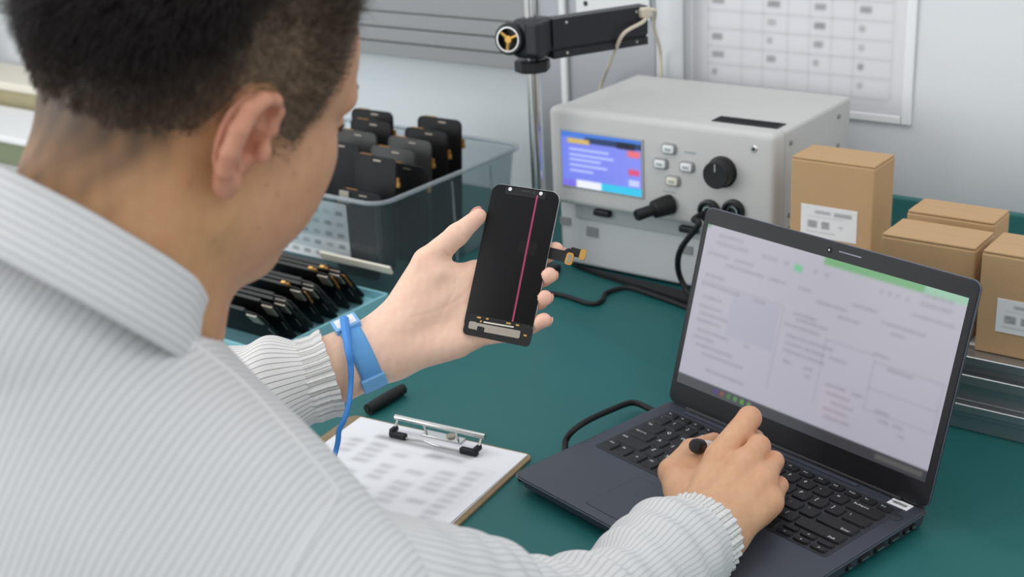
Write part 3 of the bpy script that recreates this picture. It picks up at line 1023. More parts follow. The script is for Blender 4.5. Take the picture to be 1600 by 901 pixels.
def key(x, y, w, d_, txt, size=0.0052, at='tl'):
    w_, dd = w - 0.0026, d_ - 0.0026
    k = (round(w_, 5), round(dd, 5))
    if k not in _km:
        _km[k] = key_mesh(w_, dd)
    o = link('key', _km[k], 'key', lap)
    o.location = (x, y, 0.0203)
    if txt:
        l = link('legend', legend_mesh(txt, size), 'legend', o)
        if at == 'tl':
            l.location = (-w_ / 2 + 0.0030, dd / 2 - 0.0030 - size * 0.72, 0.00200)
        elif at == 'r':
            l.location = (w_ / 2 - 0.0030 - size * 0.52 * len(txt), -dd / 2 + 0.0028, 0.00200)
        else:
            l.location = (-size * 0.27 * len(txt), -size * 0.35, 0.00200)
    return o


def row(y, d_, items):
    x = kx0
    for it in items:
        w, txt = it[0] * U_, it[1]
        if txt is not None:
            key(x + w / 2, y, w, d_, txt, *(it[2:] if len(it) > 2 else (0.0062,)))
        x += w


kd_ = 0.0186
fy = [-0.1130, -0.0944, -0.0758, -0.0572, -0.0386, -0.0228]
fn = [(15 / 16, t, 0.0032) for t in ('Esc', 'F1', 'F2', 'F3', 'F4', 'F5', 'F6', 'F7', 'F8', 'F9', 'F10', 'F11', 'F12', 'PrtSc', 'Ins', 'Del')]
row(fy[5], 0.0130, fn)
row(fy[4], kd_, [(1, c) for c in '`1234567890-='] + [(2, 'Backspace', 0.0040)])
row(fy[3], kd_, [(1.5, 'Tab', 0.0042)] + [(1, c) for c in 'QWERTYUIOP[]'] + [(1.5, '\\', 0.0050)])
row(fy[2], kd_, [(1.75, 'Caps Lock', 0.0036)] + [(1, c) for c in "ASDFGHJKL;'"] + [(2.25, 'Enter', 0.0042, 'r')])
row(fy[1], kd_, [(2.25, 'Shift', 0.0042)] + [(1, c) for c in 'ZXCVBNM,./'] + [(2.75, 'Shift', 0.0042, 'r')])
row(fy[0], kd_, [(1.0, 'Ctrl', 0.0040), (1.0, 'Fn', 0.0042), (1.0, 'o', 0.0060, 'c'), (1.0, 'Alt', 0.0040), (5.0, '', 0.004), (1.0, 'Alt', 0.0040), (1.0, 'Ctrl', 0.0040), (1.0, '', 0.004)])
ax_ = kx0 + 12 * U_
for i in range(3):
    key(ax_ + U_ * (i + 0.5), fy[0] + kd_ / 4 - 0.0001, U_, kd_ / 2 + 0.0012, ('', '^', '')[i], 0.0050, 'c')
    key(ax_ + U_ * (i + 0.5), fy[0] - kd_ / 4 - 0.0008, U_, kd_ / 2 + 0.0012, ('<', 'v', '>')[i], 0.0044, 'c')

# lid and screen
TILT = radians(16.6)
lu = np.array([0, sin(TILT), cos(TILT)])
ln = np.array([0, -cos(TILT), sin(TILT)])
hz = np.array([0, 0, 0.020])
LH = 0.2165
lidM = place(hz + lu * (LH / 2 + 0.001), (1, 0, 0), lu, ln)
prism('lid', rrect(0.3250, LH - 0.002, 0.009), -0.0052, -0.0006, 'lapbody', lap, 0.0012, lidM)
prism('lid_edge', rrect(0.3256, LH - 0.0014, 0.009), -0.0022, -0.0012, 'lapedge', lap, 0.0002, lidM)
prism('bezel', rrect(0.3236, LH - 0.0034, 0.0084), -0.0012, 0.0004, 'bezel', lap, 0.0004, lidM)
cyl('hinge', (-0.135, 0.003, 0.0195), (0.135, 0.003, 0.0195), 0.0045, 'bezel', lap, seg=14)
wc = hz + lu * 0.2072 + ln * 0.0004
cm = cyl('webcam', wc, wc + ln * 0.0005, 0.0030, 'rubber', lap, seg=20)
cyl('webcam_lens', wc + ln * 0.0005, wc + ln * 0.0008, 0.0010, 'steel', cm, seg=12)
box('microphone', wc + np.array([0.024, 0, 0]) + lu * 0.0012, (0.026, 0.0006, 0.0012), 'lapedge', lap, rot=Matrix.Rotation(-TILT, 3, 'X'))

SWp, SHp = 240, 136
img = np.zeros((SHp, SWp, 3)) + np.array([171, 169, 180.0])
img += np.linspace(0, 1, SHp)[:, None, None] * np.array([-4, -4, -1.0])
img[0:6, 118:205] = (104, 160, 110)
img[0:6, 205:240] = (140, 184, 158)
img[0:3, 0:4] = (100, 150, 110)
img[12:17, 92:100] = (104, 178, 132)


def smear(r, c, w, h=2, a=24):
    img[r:r + h, c:c + w] -= RNG.uniform(0.4, 1.0, (min(h, SHp - r), max(0, min(w, SWp - c)), 1)) * a


for c, w in ((12, 34), (60, 10), (70, 5), (82, 5), (110, 4), (120, 5), (170, 3), (177, 3), (184, 3), (192, 3), (204, 26)):
    smear(12, c, w, 3, 22)
for r, items in {6: ((14, 26), (206, 24)), 22: ((6, 22), (34, 20), (200, 34)), 28: ((26, 40), (70, 18), (100, 12), (150, 22)), 34: ((118, 28), (176, 38)), 40: ((8, 20), (140, 20), (186, 12)),
                 48: ((6, 40), (60, 12), (100, 22)), 52: ((104, 30),), 58: ((10, 20), (94, 34), (176, 14)), 66: ((8, 24), (98, 44), (190, 22)), 72: ((10, 30), (98, 38), (140, 16)), 78: ((8, 26), (98, 40)),
                 86: ((10, 34), (60, 6), (100, 8), (120, 8)), 92: ((8, 22), (122, 6), (142, 18), (166, 10)), 98: ((12, 40), (144, 22), (188, 12)), 104: ((20, 44), (150, 20), (192, 9), (204, 9)),
                 110: ((144, 22), (210, 6)), 116: ((28, 40), (146, 24))}.items():
    for c, w in items:
        smear(r, c, w, 2, 30)
for r0, r1, c0, c1 in ((46, 114, 90, 91), (60, 112, 134, 135), (64, 100, 178, 179), (64, 100, 236, 237)):
    img[r0:r1, c0:c1] -= 16
for r, c0, c1 in ((60, 134, 178), (64, 178, 236), (84, 178, 236), (100, 178, 236), (46, 6, 90)):
    img[r:r + 1, c0:c1] -= 16
img[94:118, 140:165] += np.array([5, 0, 0.0])
img[48:84, 40:88] -= np.array([6, 6, 2.0])
img = blur(img, 2)
img[127:, :] = (54, 56, 62)
for k, c in enumerate(((60, 40, 120), (120, 60, 60), (60, 110, 60), (70, 130, 70), (80, 140, 60), (90, 130, 90))):
    img[129:133, 40 + k * 7:44 + k * 7] = c
img[129:133, 196:236] = (84, 84, 84)
img = blur(img, 1)
sc = hz + lu * (0.0254 + 0.1741 / 2) + ln * 0.0007
printed('screen', img, place(sc, (0.3094, 0, 0), lu * 0.1741, ln), 'screen', lap)

# laptop cable on its left side
def lapw(u, w, z):
    return np.array([LX + u * cos(LYAW) - w * sin(LYAW), LY + u * sin(LYAW) + w * cos(LYAW), z])


tag(tube('laptop_cable', [lapw(-.1605, -.016, .0112), lapw(-.176, -.014, .0112), onZ(988, 629, .012), onZ(955, 640, .020), onZ(920, 656, .026), onZ(896, 672, .024), onZ(884, 688, .014), lapw(-.176, -.140, .0060), lapw(-.172, -.160, .0036), lapw(-.172, -.205, .0034)],
         0.0034, 'rubber', n=90), 'short black cable arching out of the left side of the laptop', 'cable')

# ================================================================== clipboard with a printed form
ang = radians(7.0)
cxv, cyv = np.array([cos(ang), sin(ang), 0]), np.array([-sin(ang), cos(ang), 0])
corner = np.array([-0.744, 0.992, 0])
BW, BH = 0.232, 0.318
cc = corner - cxv * BW / 2 - cyv * BH / 2
clip = thing('clipboard', 'brown hardboard clipboard with a chrome wire clip, on the mat', 'clipboard', tuple(cc), ang)
prism('board', rrect(BW, BH, 0.010), 0, 0.0032, 'board', clip, 0.0006)


def cpl(px, py, z):
    q = onZ(px, py, z) - cc
    return np.array([q @ cxv, q @ cyv, z])


c0, c1 = cpl(621, 647, .022), cpl(755, 683, .022)
ty = (c0[1] + c1[1]) / 2
bx0, bx1 = c0[0], c1[0]
cyl('clip_bar', (bx0, ty, 0.021), (bx1, ty, 0.021), 0.0030, 'steel', clip, seg=16)
box('clip_plate', ((bx0 + bx1) / 2, ty + 0.006, 0.0058), (0.050, 0.012, 0.0016), 'steel', clip, bev=0.0006)
cyl('clip_post', ((bx0 + bx1) / 2 - 0.02, ty + 0.004, 0.0058), ((bx0 + bx1) / 2 - 0.02, ty, 0.020), 0.0015, 'steel', clip, seg=10)
cyl('clip_post', ((bx0 + bx1) / 2 + 0.02, ty + 0.004, 0.0058), ((bx0 + bx1) / 2 + 0.02, ty, 0.020), 0.0015, 'steel', clip, seg=10)
for s, x in ((1, bx0), (-1, bx1)):
    wx = x + s * 0.004
    tube('clip_wire', [(wx, ty, 0.020), (wx, ty - 0.004, 0.016), (wx, ty - 0.012, 0.0085), (wx + s * 0.006, ty - 0.0145, 0.0075), (wx + s * 0.020, ty - 0.0145, 0.0070)], 0.0016, 'steel', clip, n=30)
    box('clip_foot', (wx + s * 0.008, ty - 0.0145, 0.0080), (0.021, 0.0065, 0.0065), 'rubber', clip, bev=0.0014)
    box('clip_foot', (wx, ty - 0.0105, 0.0110), (0.0055, 0.012, 0.0060), 'rubber', clip, bev=0.0014)
tube('clip_spring', [(bx0 + 0.024, ty - 0.0145, 0.0066), (bx0 + 0.045, ty - 0.0120, 0.0068), (bx0 + 0.060, ty - 0.0150, 0.0066), (bx1 - 0.022, ty - 0.0145, 0.0068)], 0.0010, 'steel', clip, n=30)
cyl('rivet', ((bx0 + bx1) / 2 + 0.008, ty + 0.008, 0.0062), ((bx0 + bx1) / 2 + 0.008, ty + 0.008, 0.0084), 0.005, 'shield', clip, seg=18)

PWd, PHt = 0.212, 0.297
fm = np.full((150, 106, 3), 233.0)
fm[..., 2] += 3
fm[14:17, 22:82] -= 90
fm[20:23, 60:80] -= 50
for r in range(22, 140, 6):
    for c, w in ((10, 8), (24, 10), (42, 8), (58, 10), (74, 10), (88, 8)):
        if RNG.random() < 0.72:
            fm[r:r + 3, c:c + w] -= RNG.uniform(0.2, 1, (3, w, 1)) * 70
fm[24:25, 6:100] -= 18
fm[138:139, 6:100] -= 18
fm[24:138, 6:7] -= 18
fm[24:138, 99:100] -= 18
fm = blur(fm, 6)
off_p = cc + cxv * 0.0035 + cyv * (BH / 2 - PHt / 2 - 0.004)
form = printed('paper_form', fm, place((off_p[0], off_p[1], 0.0044), cxv * PWd, cyv * PHt, (0, 0, 1)), 'print', None,
               lambda x, y: 0.0014 * np.clip((x + 0.5) - 0.75, 0, 1) * 8 * np.clip(0.5 - y, 0, 1) + 0.0004 * np.sin(7 * x + 3 * y))
tag(form, 'white printed form sheet lying on the clipboard under its clip', 'paper')
sh2 = prism('paper_sheet', rrect(PWd, PHt, 0.0005, 1), 0.0033, 0.0039, 'paper', None, 0, Matrix.Translation((off_p[0] + 0.0006, off_p[1] + 0.0008, 0)) @ Matrix.Rotation(ang, 4, 'Z'))
tag(sh2, 'plain white sheets under the printed form on the clipboard', 'paper')

# dark tool rod behind the clipboard
ra, rb_ = onZ(570, 643, .0075), onZ(630, 607, .0075)
rd = (rb_ - ra) / np.linalg.norm(rb_ - ra)
tw = thing('tool_handle', 'black rubber tool handle lying on the mat behind the clipboard', 'tool', (ra[0], ra[1], 0))
re_ = onZ(577, 638, .0075)      # the end beside the clipboard's edge
hv = rb_ - re_
o0 = re_ - np.array([ra[0], ra[1], 0])
tube('handle', [o0 + hv, o0 + hv * 0.66, o0 + hv * 0.33, o0 - hv * 0.04], [0.0062, 0.0070, 0.0070, 0.0064], 'rubber', tw, n=30, seg=14)
cyl('blade', o0 + hv * 0.06, o0 - hv * 0.07, 0.0030, 'blackmetal', tw, seg=12)

# ================================================================== the phone display held up in the left hand
PC = np.array([-.712, .929, .244])
PN = np.array([.217, -.842, .494]); PN /= np.linalg.norm(PN)
PXv = np.array([.975, .216, -.06]); PXv -= PN * (PXv @ PN); PXv /= np.linalg.norm(PXv)
PYv = np.cross(PN, PXv)


def PH(px, py, z):
    """pixel on the plane z mm in front of the held display"""
    v = ray(px, py)
    return CP + v * (((PC + PN * z / 1000.0 - CP) @ PN) / (v @ PN))


def pl2(px, py):
    q = PH(px, py, 0) - PC
    return q @ PXv, q @ PYv


pm = place(PC, PXv, PYv, PN)
ph = thing('phone_screen', 'black phone screen with a pink fault line, held up in the hand', 'phone part')
prism('frame', rrect(0.0690, 0.1420, 0.0095, 8), -0.0030, -0.0002, 'steel', ph, 0.0006, pm)
prism('glass', rrect(0.0684, 0.1414, 0.0092, 8), -0.0022, 0.0004, 'screenblack', ph, 0.0005, pm)


def quadbar(name, a, b, w, z0, z1, m, parent):
    """bar on the display between two pixels"""
    A, B_ = np.array(pl2(*a)), np.array(pl2(*b))
    dv = B_ - A
    L = np.linalg.norm(dv)
    a_ = atan2(dv[1], dv[0])
    mm = pm @ Matrix.Translation(((A[0] + B_[0]) / 2, (A[1] + B_[1]) / 2, 0)) @ Matrix.Rotation(a_, 4, 'Z')
    return prism(name, rrect(L, w, w * 0.2, 2), z0, z1, m, parent, 0, mm)


quadbar('fault_line', (840, 306), (801, 502), 0.0015, 0.0004, 0.0006, 'magenta', ph)
quadbar('fault_line_core', (840, 308), (801, 500), 0.0004, 0.0006, 0.0007, 'screenblack', ph)
for px, py in ((797.5, 295.5), (845.5, 302.5)):
    u, v = pl2(px, py)
    lathe('sensor_ring', [(0, 0), (0.0019, 0), (0.0017, 0.0005), (0, 0.0006)], PC + PXv * u + PYv * v + PN * 0.0004, PN, 'white', ph, 20)
quadbar('notch_tape', (790, 297), (853, 306), 0.0070, 0.0003, 0.0005, 'rubber', ph)
quadbar('earpiece', (815, 298), (829, 300), 0.0014, 0.0004, 0.0007, 'panelgrey', ph)
u, v = pl2(835, 301)
cyl('front_sensor', PC + PXv * u + PYv * v + PN * 0.0004, PC + PXv * u + PYv * v + PN * 0.0007, 0.0011, 'panelgrey', ph, seg=14)
quadbar('driver_board', (726, 505), (831, 526), 0.0200, 0.0003, 0.0005, 'rubber', ph)
quadbar('shield_plate', (744, 510), (813, 523), 0.0072, 0.0005, 0.0010, 'shield', ph)
quadbar('shield_tab', (733, 507), (745, 509), 0.0070, 0.0005, 0.0009, 'shield', ph)
quadbar('shield_notch', (746, 513), (757, 516), 0.0050, 0.0008, 0.0012, 'rubber', ph)
quadbar('bond_strip', (756, 503), (803, 511), 0.0013, 0.0005, 0.0009, 'cream', ph)
for px, py, l in ((749, 496, 6), (762, 498, 4), (795, 505, 7), (809, 508, 5), (821, 524, 5), (752, 502, 3)):
    quadbar('gold_pad', (px - l / 2, py - l * .1), (px + l / 2, py + l * .1), 0.0016, 0.0005, 0.0009, 'gold', ph)
quadbar('inner_patch', (810, 384), (838, 390), 0.0120, 0.0004, 0.00045, 'panel', ph)
for px, py in ((871, 318), (868, 330), (851, 415), (842, 470), (833, 500)):
    u, v = pl2(px, py)
    box('edge_clip', PC + PXv * u + PYv * v - PN * 0.001, (0.0016, 0.0022, 0.0012), 'steel', ph, rot=Matrix((PXv, PYv, PN)).transposed())
# flex cable with gold connectors
fl = quadbar('flex_cable', (848, 392), (886, 401), 0.0105, -0.0036, -0.0030, 'rubber', ph)
quadbar('flex_branch', (878, 398), (891, 391), 0.0075, -0.0036, -0.0031, 'rubber', fl)
quadbar('flex_branch', (889, 391), (908, 396), 0.0080, -0.0036, -0.0031, 'rubber', fl)
quadbar('flex_connector', (883, 402), (894, 405), 0.0115, -0.0034, -0.0014, 'gold', fl)
quadbar('flex_connector', (905, 396), (914, 398), 0.0100, -0.0034, -0.0014, 'gold', fl)
quadbar('contact_strip', (886, 403), (891, 404), 0.0085, -0.0014, -0.0010, 'shield', fl)


# ================================================================== implicit-surface modelling for the person
def f32(a):
    return np.asarray(a, np.float32)


def cone(p, a, b, ra, rb):
    """rounded cone (capsule with a radius that runs from ra to rb)"""
    a, b = f32(a), f32(b)
    ab = b - a
    t = np.clip(((p - a) @ ab) / max(float(ab @ ab), 1e-12), 0, 1)
    q = p - a - t[:, None] * ab
    return np.sqrt(np.einsum('ij,ij->i', q, q)) - (ra + (rb - ra) * t)


def ell(p, c, r, R=None):
    q = p - f32(c)
    if R is not None:
        q = q @ f32(R)
    r = f32(r)
    k0 = np.sqrt((((q / r) ** 2).sum(1))) + 1e-9
    k1 = np.sqrt((((q / r ** 2) ** 2).sum(1))) + 1e-9
    return k0 * (k0 - 1) / k1


def smin(a, b, k):
    h = np.clip(0.5 + 0.5 * (b - a) / k, 0, 1)
    return b * (1 - h) + a * h - k * h * (1 - h)


def smax(a, b, k):
    return -smin(-a, -b, k)


def chain(p, pts, rs, k):
    d = None
    for i in range(len(pts) - 1):
        c = cone(p, pts[i], pts[i + 1], rs[i], rs[i + 1])
        d = c if d is None else smin(d, c, k)
    return d


def sstep(x, a, b):
    t = np.clip((x - a) / (b - a), 0, 1)
    return t * t * (3 - 2 * t)


def wob(p, seed, scale, n=5):
    """cheap smooth noise in about [-1, 1]"""
    r = np.random.default_rng(seed)
    out = 0
    for i in range(n):
        k = r.normal(size=3)
        k = k / np.linalg.norm(k) * scale * r.uniform(0.6, 1.5)
        out = out + np.sin(p @ f32(k) + r.uniform(0, 6.28))
    return out / sqrt(n * 1.2)


def mesh_sdf(fn, lo, hi, h, name, B=8, slack=1.25):
    """sparse surface nets: evaluate only the blocks that the surface can cross"""
    lo, hi = np.asarray(lo, float), np.asarray(hi, float)
    nb = np.ceil((hi - lo) / (B * h)).astype(int)
    ii = np.stack(np.meshgrid(*[np.arange(n) for n in nb], indexing='ij'), -1).reshape(-1, 3)
    cen = f32(lo + (ii + 0.5) * B * h)
    dc = np.concatenate([fn(c) for c in np.array_split(cen, max(1, len(cen) // 400000))])
    ii = ii[np.abs(dc) < slack * 0.5 * sqrt(3) * B * h + 2 * h]
    g = np.stack(np.meshgrid(*[np.arange(B + 1)] * 3, indexing='ij'), -1).reshape(-1, 3)
    nx, ny, nz = (nb * B + 1)
    cells, verts, cmask = [], [], []
    eds = [(0, 1), (2, 3), (4, 5), (6, 7), (0, 2), (1, 3), (4, 6), (5, 7), (0, 4), (1, 5), (2, 6), (3, 7)]
    off = np.array([[i >> 2 & 1, i >> 1 & 1, i & 1] for i in range(8)])
    for blk in np.array_split(ii, max(1, len(ii) // 900)):
        P = (blk[:, None] * B + g[None])
        d = fn(f32(lo + P.reshape(-1, 3) * h)).reshape(len(blk), B + 1, B + 1, B + 1)
        C = np.stack([d[:, o[0]:B + o[0], o[1]:B + o[1], o[2]:B + o[2]] for o in off], -1)
        s = C < 0
        act = s.any(-1) & ~s.all(-1)
        w = np.argwhere(act)
        if not len(w):
            continue
        cv = C[act]
        num = np.zeros((len(w), 3)); den = np.zeros(len(w))
        for a, b in eds:
            va, vb = cv[:, a], cv[:, b]
            x = (va < 0) != (vb < 0)
            t = np.where(x, va / np.where(x, va - vb, 1), 0)
            num += np.where(x[:, None], off[a] + t[:, None] * (off[b] - off[a]), 0)
            den += x
        ci = blk[w[:, 0]] * B + w[:, 1:]
        verts.append(lo + (ci + num / den[:, None]) * h)
        cells.append((ci[:, 0] * ny + ci[:, 1]) * nz + ci[:, 2])
        cmask.append(cv < 0)
    V = np.concatenate(verts); K = np.concatenate(cells); S = np.concatenate(cmask)
    o = np.argsort(K)
    V, K, S = V[o], K[o], S[o]
    quads = []
    st = np.array([ny * nz, nz, 1])
    for ax, (u, v), e in ((0, (1, 2), 4), (1, (2, 0), 2), (2, (0, 1), 1)):
        x = S[:, 0] != S[:, e]
        kk = K[x]
        nb4 = [kk, kk - st[u], kk - st[u] - st[v], kk - st[v]]
        id4 = []
        ok = np.ones(len(kk), bool)
        for n_ in nb4:
            j = np.clip(np.searchsorted(K, n_), 0, len(K) - 1)
            ok &= K[j] == n_
            id4.append(j)
        q = np.stack(id4, -1)
        flip = ~S[x, 0]
        q[flip] = q[flip][:, ::-1]
        quads.append(q[ok])
    Q = np.concatenate(quads)
    me = bpy.data.meshes.new(name)
    me.vertices.add(len(V))
    me.vertices.foreach_set('co', V.astype(np.float32).ravel())
    me.loops.add(len(Q) * 4)
    me.loops.foreach_set('vertex_index', Q.astype(np.int32).ravel())
    me.polygons.add(len(Q))
    me.polygons.foreach_set('loop_start', np.arange(0, len(Q) * 4, 4, dtype=np.int32))
    me.polygons.foreach_set('use_smooth', np.ones(len(Q), bool))
    me.update(calc_edges=True)
    return me, V


# ------------------------------------------------------------------ where the man is: head frame, joints
HAZ, HPI, HRO = radians(84.0), radians(23.0), radians(10.0)
hf = np.array([cos(HAZ) * cos(HPI), sin(HAZ) * cos(HPI), -sin(HPI)])
hl = np.array([-sin(HAZ), cos(HAZ), 0.0])
hu = np.cross(hf, hl)
hl, hu = hl * cos(HRO) + hu * sin(HRO), hu * cos(HRO) - hl * sin(HRO)
HS = 1.0
EAR = onD(380, 224, 0.745)
HO = EAR + hl * 0.071 * HS
HM = np.stack([hf, hl, hu], 1)           # columns: local axes in the world


def hw(x, y, z):
    return HO + HM @ (np.array([x, y, z]) * 0.001 * HS)


SR = np.array([-0.470, 0.440, 0.236])
SL = np.array([-0.795, 0.450, 0.236])
ER = np.array([-0.470, 0.650, 0.095])
EL = np.array([-0.945, 0.640, 0.100])
WR = onZ(1108, 826, 0.052)
WL = PH(600, 541, 4)
NB = np.array([-0.635, 0.405, 0.385])

# ------------------------------------------------------------------ head (local millimetres: x forward, y left, z up)
EF = np.array([cos(radians(16)), sin(radians(16)), 0.0])
EU = np.array([-0.05, 0.0, 1.0]); EU -= EF * (EU @ EF); EU /= np.linalg.norm(EU)
EN = np.cross(EF, EU)
E0 = np.array([-2.0, -78.0, 2.0])


def ear_sdf(q):
    """right ear; q in head millimetres"""
    e = (q - f32(E0)) @ f32(np.stack([EF, EU, EN], 1)) * f32([0.88, 1.14, 0.95])
    d = ell(e, (-7, 1, -2.0), (16, 29, 3.4))
    hx = [(7, 0, 0), (11, 12, 2), (9, 24, 4), (1, 31.5, 6), (-9, 31, 8), (-18, 24, 9), (-22.5, 10, 9.5), (-22.5, -5, 8), (-18, -18, 5), (-11, -26, 2)]
    d = smin(d, chain(e, hx, [3.6, 3.8, 4.0, 4.3, 4.6, 4.8, 4.9, 4.7, 4.6, 4.6], 2.0), 2.5)
    ah = [(-1, 21, 0.5), (-9, 15, 2.5), (-13.5, 3, 3.5), (-12, -9, 3.0), (-5, -16, 2.5)]
    d = smin(d, chain(e, ah, [2.6, 3.4, 3.8, 3.6, 3.2], 2.0), 3.0)
    d = smin(d, ell(e, (-7, -27, 0.5), (9.5, 10.5, 4.6)), 4.0)
    d = smin(d, ell(e, (9, 0, -8), (11, 25, 8)), 4.0)
    d = smax(d, -ell(e, (0, 0, 4.0), (9.5, 12, 10)), 2.0)
    d = smax(d, -ell(e, (3.5, -1, -2.0), (4, 5.5, 10)), 2.0)
    d = smax(d, -ell(e, (1.0, 22, 4.0), (6.5, 7, 7)), 1.8)
    d = smin(d, ell(e, (9.5, -4, 3.0), (4.2, 7.5, 4.5)), 3.0)
    return d


def head_sdf(q):
    """head without ears, millimetres; symmetric in y"""
    s = q.copy()
    s[:, 1] = np.abs(s[:, 1])
    d = ell(s, (7, 0, 44), (88, 76, 86))
    d = smin(d, ell(s, (-28, 0, 30), (52, 70, 64)), 18)
    d = smin(d, ell(s, (40, 0, 46), (58, 70, 60)), 14)           # forehead, squarer than an egg
    d = smin(d, ell(s, (44, 26, -20), (46, 40, 52)), 18)         # face block
    d = smin(d, ell(s, (60, 42, -6), (28, 24, 28)), 12)          # cheekbone
    d = smin(d, ell(s, (54, 38, -34), (30, 27, 34)), 14)         # cheek
    d = smin(d, cone(s, (4, 56, -44), (64, 27, -74), 16, 18), 18)  # jaw
    d = smin(d, ell(s, (78, 0, -80), (19, 26, 17)), 14)          # chin
    d = smin(d, ell(s, (36, 0, -64), (42, 44, 26)), 18)          # soft under-chin
    d = smin(d, cone(s, (92, 14, 36), (76, 50, 36), 9, 9), 9)    # brow
    d = smax(d, -ell(s, (103, 33, 19), (15, 16, 11)), 8)         # eye socket
    d = smin(d, ell(s, (82, 32, 18), (13.5, 14, 12.5)), 3)       # lids over the eyeball
    d = smin(d, chain(s, [(96, 0, 28), (104, 0, 4), (113, 0, -18)], [7, 7.5, 10], 5), 7)
    d = smin(d, ell(s, (101, 13, -21), (10, 7.5, 8)), 5)         # wing of the nose
    d = smin(d, ell(s, (88, 0, -44), (15, 27, 15)), 10)          # mouth mound
    d = smin(d, cone(s, (101, 0, -39), (93, 20, -44), 4.5, 3), 4)
    d = smin(d, cone(s, (100, 0, -51), (93, 18, -49), 5, 3), 4)
    d = smax(d, -cone(s, (108, 0, -45), (96, 24, -46), 1.6, 1.2), 1.5)
    return d


def to_head(p):
    return ((p - f32(HO)) @ f32(HM)) * f32(1000.0 / HS)


NT = hw(-18, 0, -28)
NJ = hw(20, 0, -55)


def head_world(p):
    q = to_head(p)
    d = head_sdf(q)
    de = ear_sdf(q)
    q2 = q.copy()
    q2[:, 1] *= -1
    d = smin(d, np.minimum(de, ear_sdf(q2)), 3.5)
    d = d * (0.001 * HS)
    nk = cone(p, NT, NB + np.array([0.008, 0.008, 0]), 0.056 * HS, 0.062)
    nk = smin(nk, cone(p, NJ, NB + np.array([0, 0.055, -0.03]), 0.040, 0.045), 0.03)
    return smin(d, nk, 0.022)


# ------------------------------------------------------------------ hands
mm_ = 0.001
LHD = dict(
    meta=[(PH(604, 520, 5), PH(746, 427, -17)), (PH(608, 535, 3), PH(753, 457, -18)), (PH(612, 549, 3), PH(750, 489, -18)), (PH(617, 560, 4), PH(737, 526, -16))],
    fingers=[[PH(746, 427, -17), PH(818, 410, -13), PH(853, 396, -13), PH(868, 390, -11.5)],
             [PH(753, 457, -18), PH(818, 442, -13), PH(848, 433, -11), PH(858, 430, -3.5)],
             [PH(750, 489, -18), PH(812, 477, -12.5), PH(842, 469, -10), PH(851, 465, -3.5)],
             [PH(737, 526, -16), PH(793, 520, -12), PH(830, 508, -9), PH(850, 500, -4)]],
    fr=[[10.5, 9.4, 8.4, 7.4], [10.5, 9.6, 8.6, 7.6], [10.2, 9.2, 8.2, 7.3], [9.6, 8.4, 7.6, 6.8]],
    thumb=[PH(622, 488, 4), PH(667, 409, 5), PH(714, 367, 6), PH(748, 338, 1)], tr=[16, 13.2, 10.3, 7.6],
    pads=[(PH(622, 506, 7), PH(682, 428, 3), 17, 14), (PH(640, 508, 4), PH(706, 456, -8), 17, 13), (PH(624, 554, 6), PH(712, 536, -13), 15, 13),
          (PH(690, 426, 0), PH(728, 432, -15), 10, 11)])
RHD = dict(
    meta=[(onZ(1078, 806, .050), onZ(1126, 713, .079)), (onZ(1098, 812, .054), onZ(1163, 724, .081)), (onZ(1120, 822, .052), onZ(1193, 749, .071)), (onZ(1138, 836, .045), onZ(1203, 783, .057))],
    fingers=[[onZ(1126, 713, .079), onZ(1171, 653, .097), np.array([-.528, 1.046, .078]), np.array([-.531, 1.058, .056])],
             [onZ(1163, 726, .080), onZ(1186, 697, .087), np.array([-.516, 1.040, .062]), np.array([-.522, 1.046, .042])],
             [onZ(1193, 749, .071), onZ(1209, 720, .073), np.array([-.496, 1.034, .045]), np.array([-.508, 1.030, .0290])],
             [onZ(1203, 783, .057), onZ(1217, 758, .053), np.array([-.478, 1.016, .034]), np.array([-.490, 1.010, .0284])]],
    fr=[[14.0, 11.0, 9.0, 7.6], [13.0, 10.2, 8.8, 7.4], [11.5, 9.0, 8.0, 7.2], [10.5, 8.2, 7.4, 6.6]],
    thumb=[onZ(1072, 792, .044), onZ(1051, 737, .057), onZ(1080, 703, .060), onZ(1116, 688, .052)], tr=[15, 13.0, 10.5, 8.0],
    pads=[(onZ(1066, 768, .048), onZ(1120, 738, .066), 14, 12), (onZ(1062, 736, .056), onZ(1122, 712, .066), 11, 10), (onZ(1120, 836, .040), onZ(1185, 800, .044), 15, 13), (onZ(1085, 800, .040), onZ(1130, 760, .050), 16, 16)])


def hand_sdf(p, H):
    palm = None
    for a, b in H['meta']:
        c = cone(p, a, b, 14 * mm_, 11.5 * mm_)
        palm = c if palm is None else smin(palm, c, 12 * mm_)
    for a, b, ra, rb in H['pads']:
        palm = smin(palm, cone(p, a, b, ra * mm_, rb * mm_), 12 * mm_)
    d = palm
    for f, r in zip(H['fingers'], H['fr']):
        fd = chain(p, f, [x * mm_ for x in r], 3 * mm_)
        d = np.minimum(d, smin(palm, fd, 7 * mm_))
    td = chain(p, H['thumb'], [x * mm_ for x in H['tr']], 4 * mm_)
    return np.minimum(d, smin(palm, td, 8 * mm_))


def trace(fn, px, py, t0, t1):
    """first point of a surface along a pixel's ray"""
    v = ray(px, py); v = v / np.linalg.norm(v); t = t0
    for _ in range(80):
        d = float(fn(f32([CP + v * t]))[0])
        t += d * 0.8
        if abs(d) < 3e-5 or t > t1:
            break
    return CP + v * t


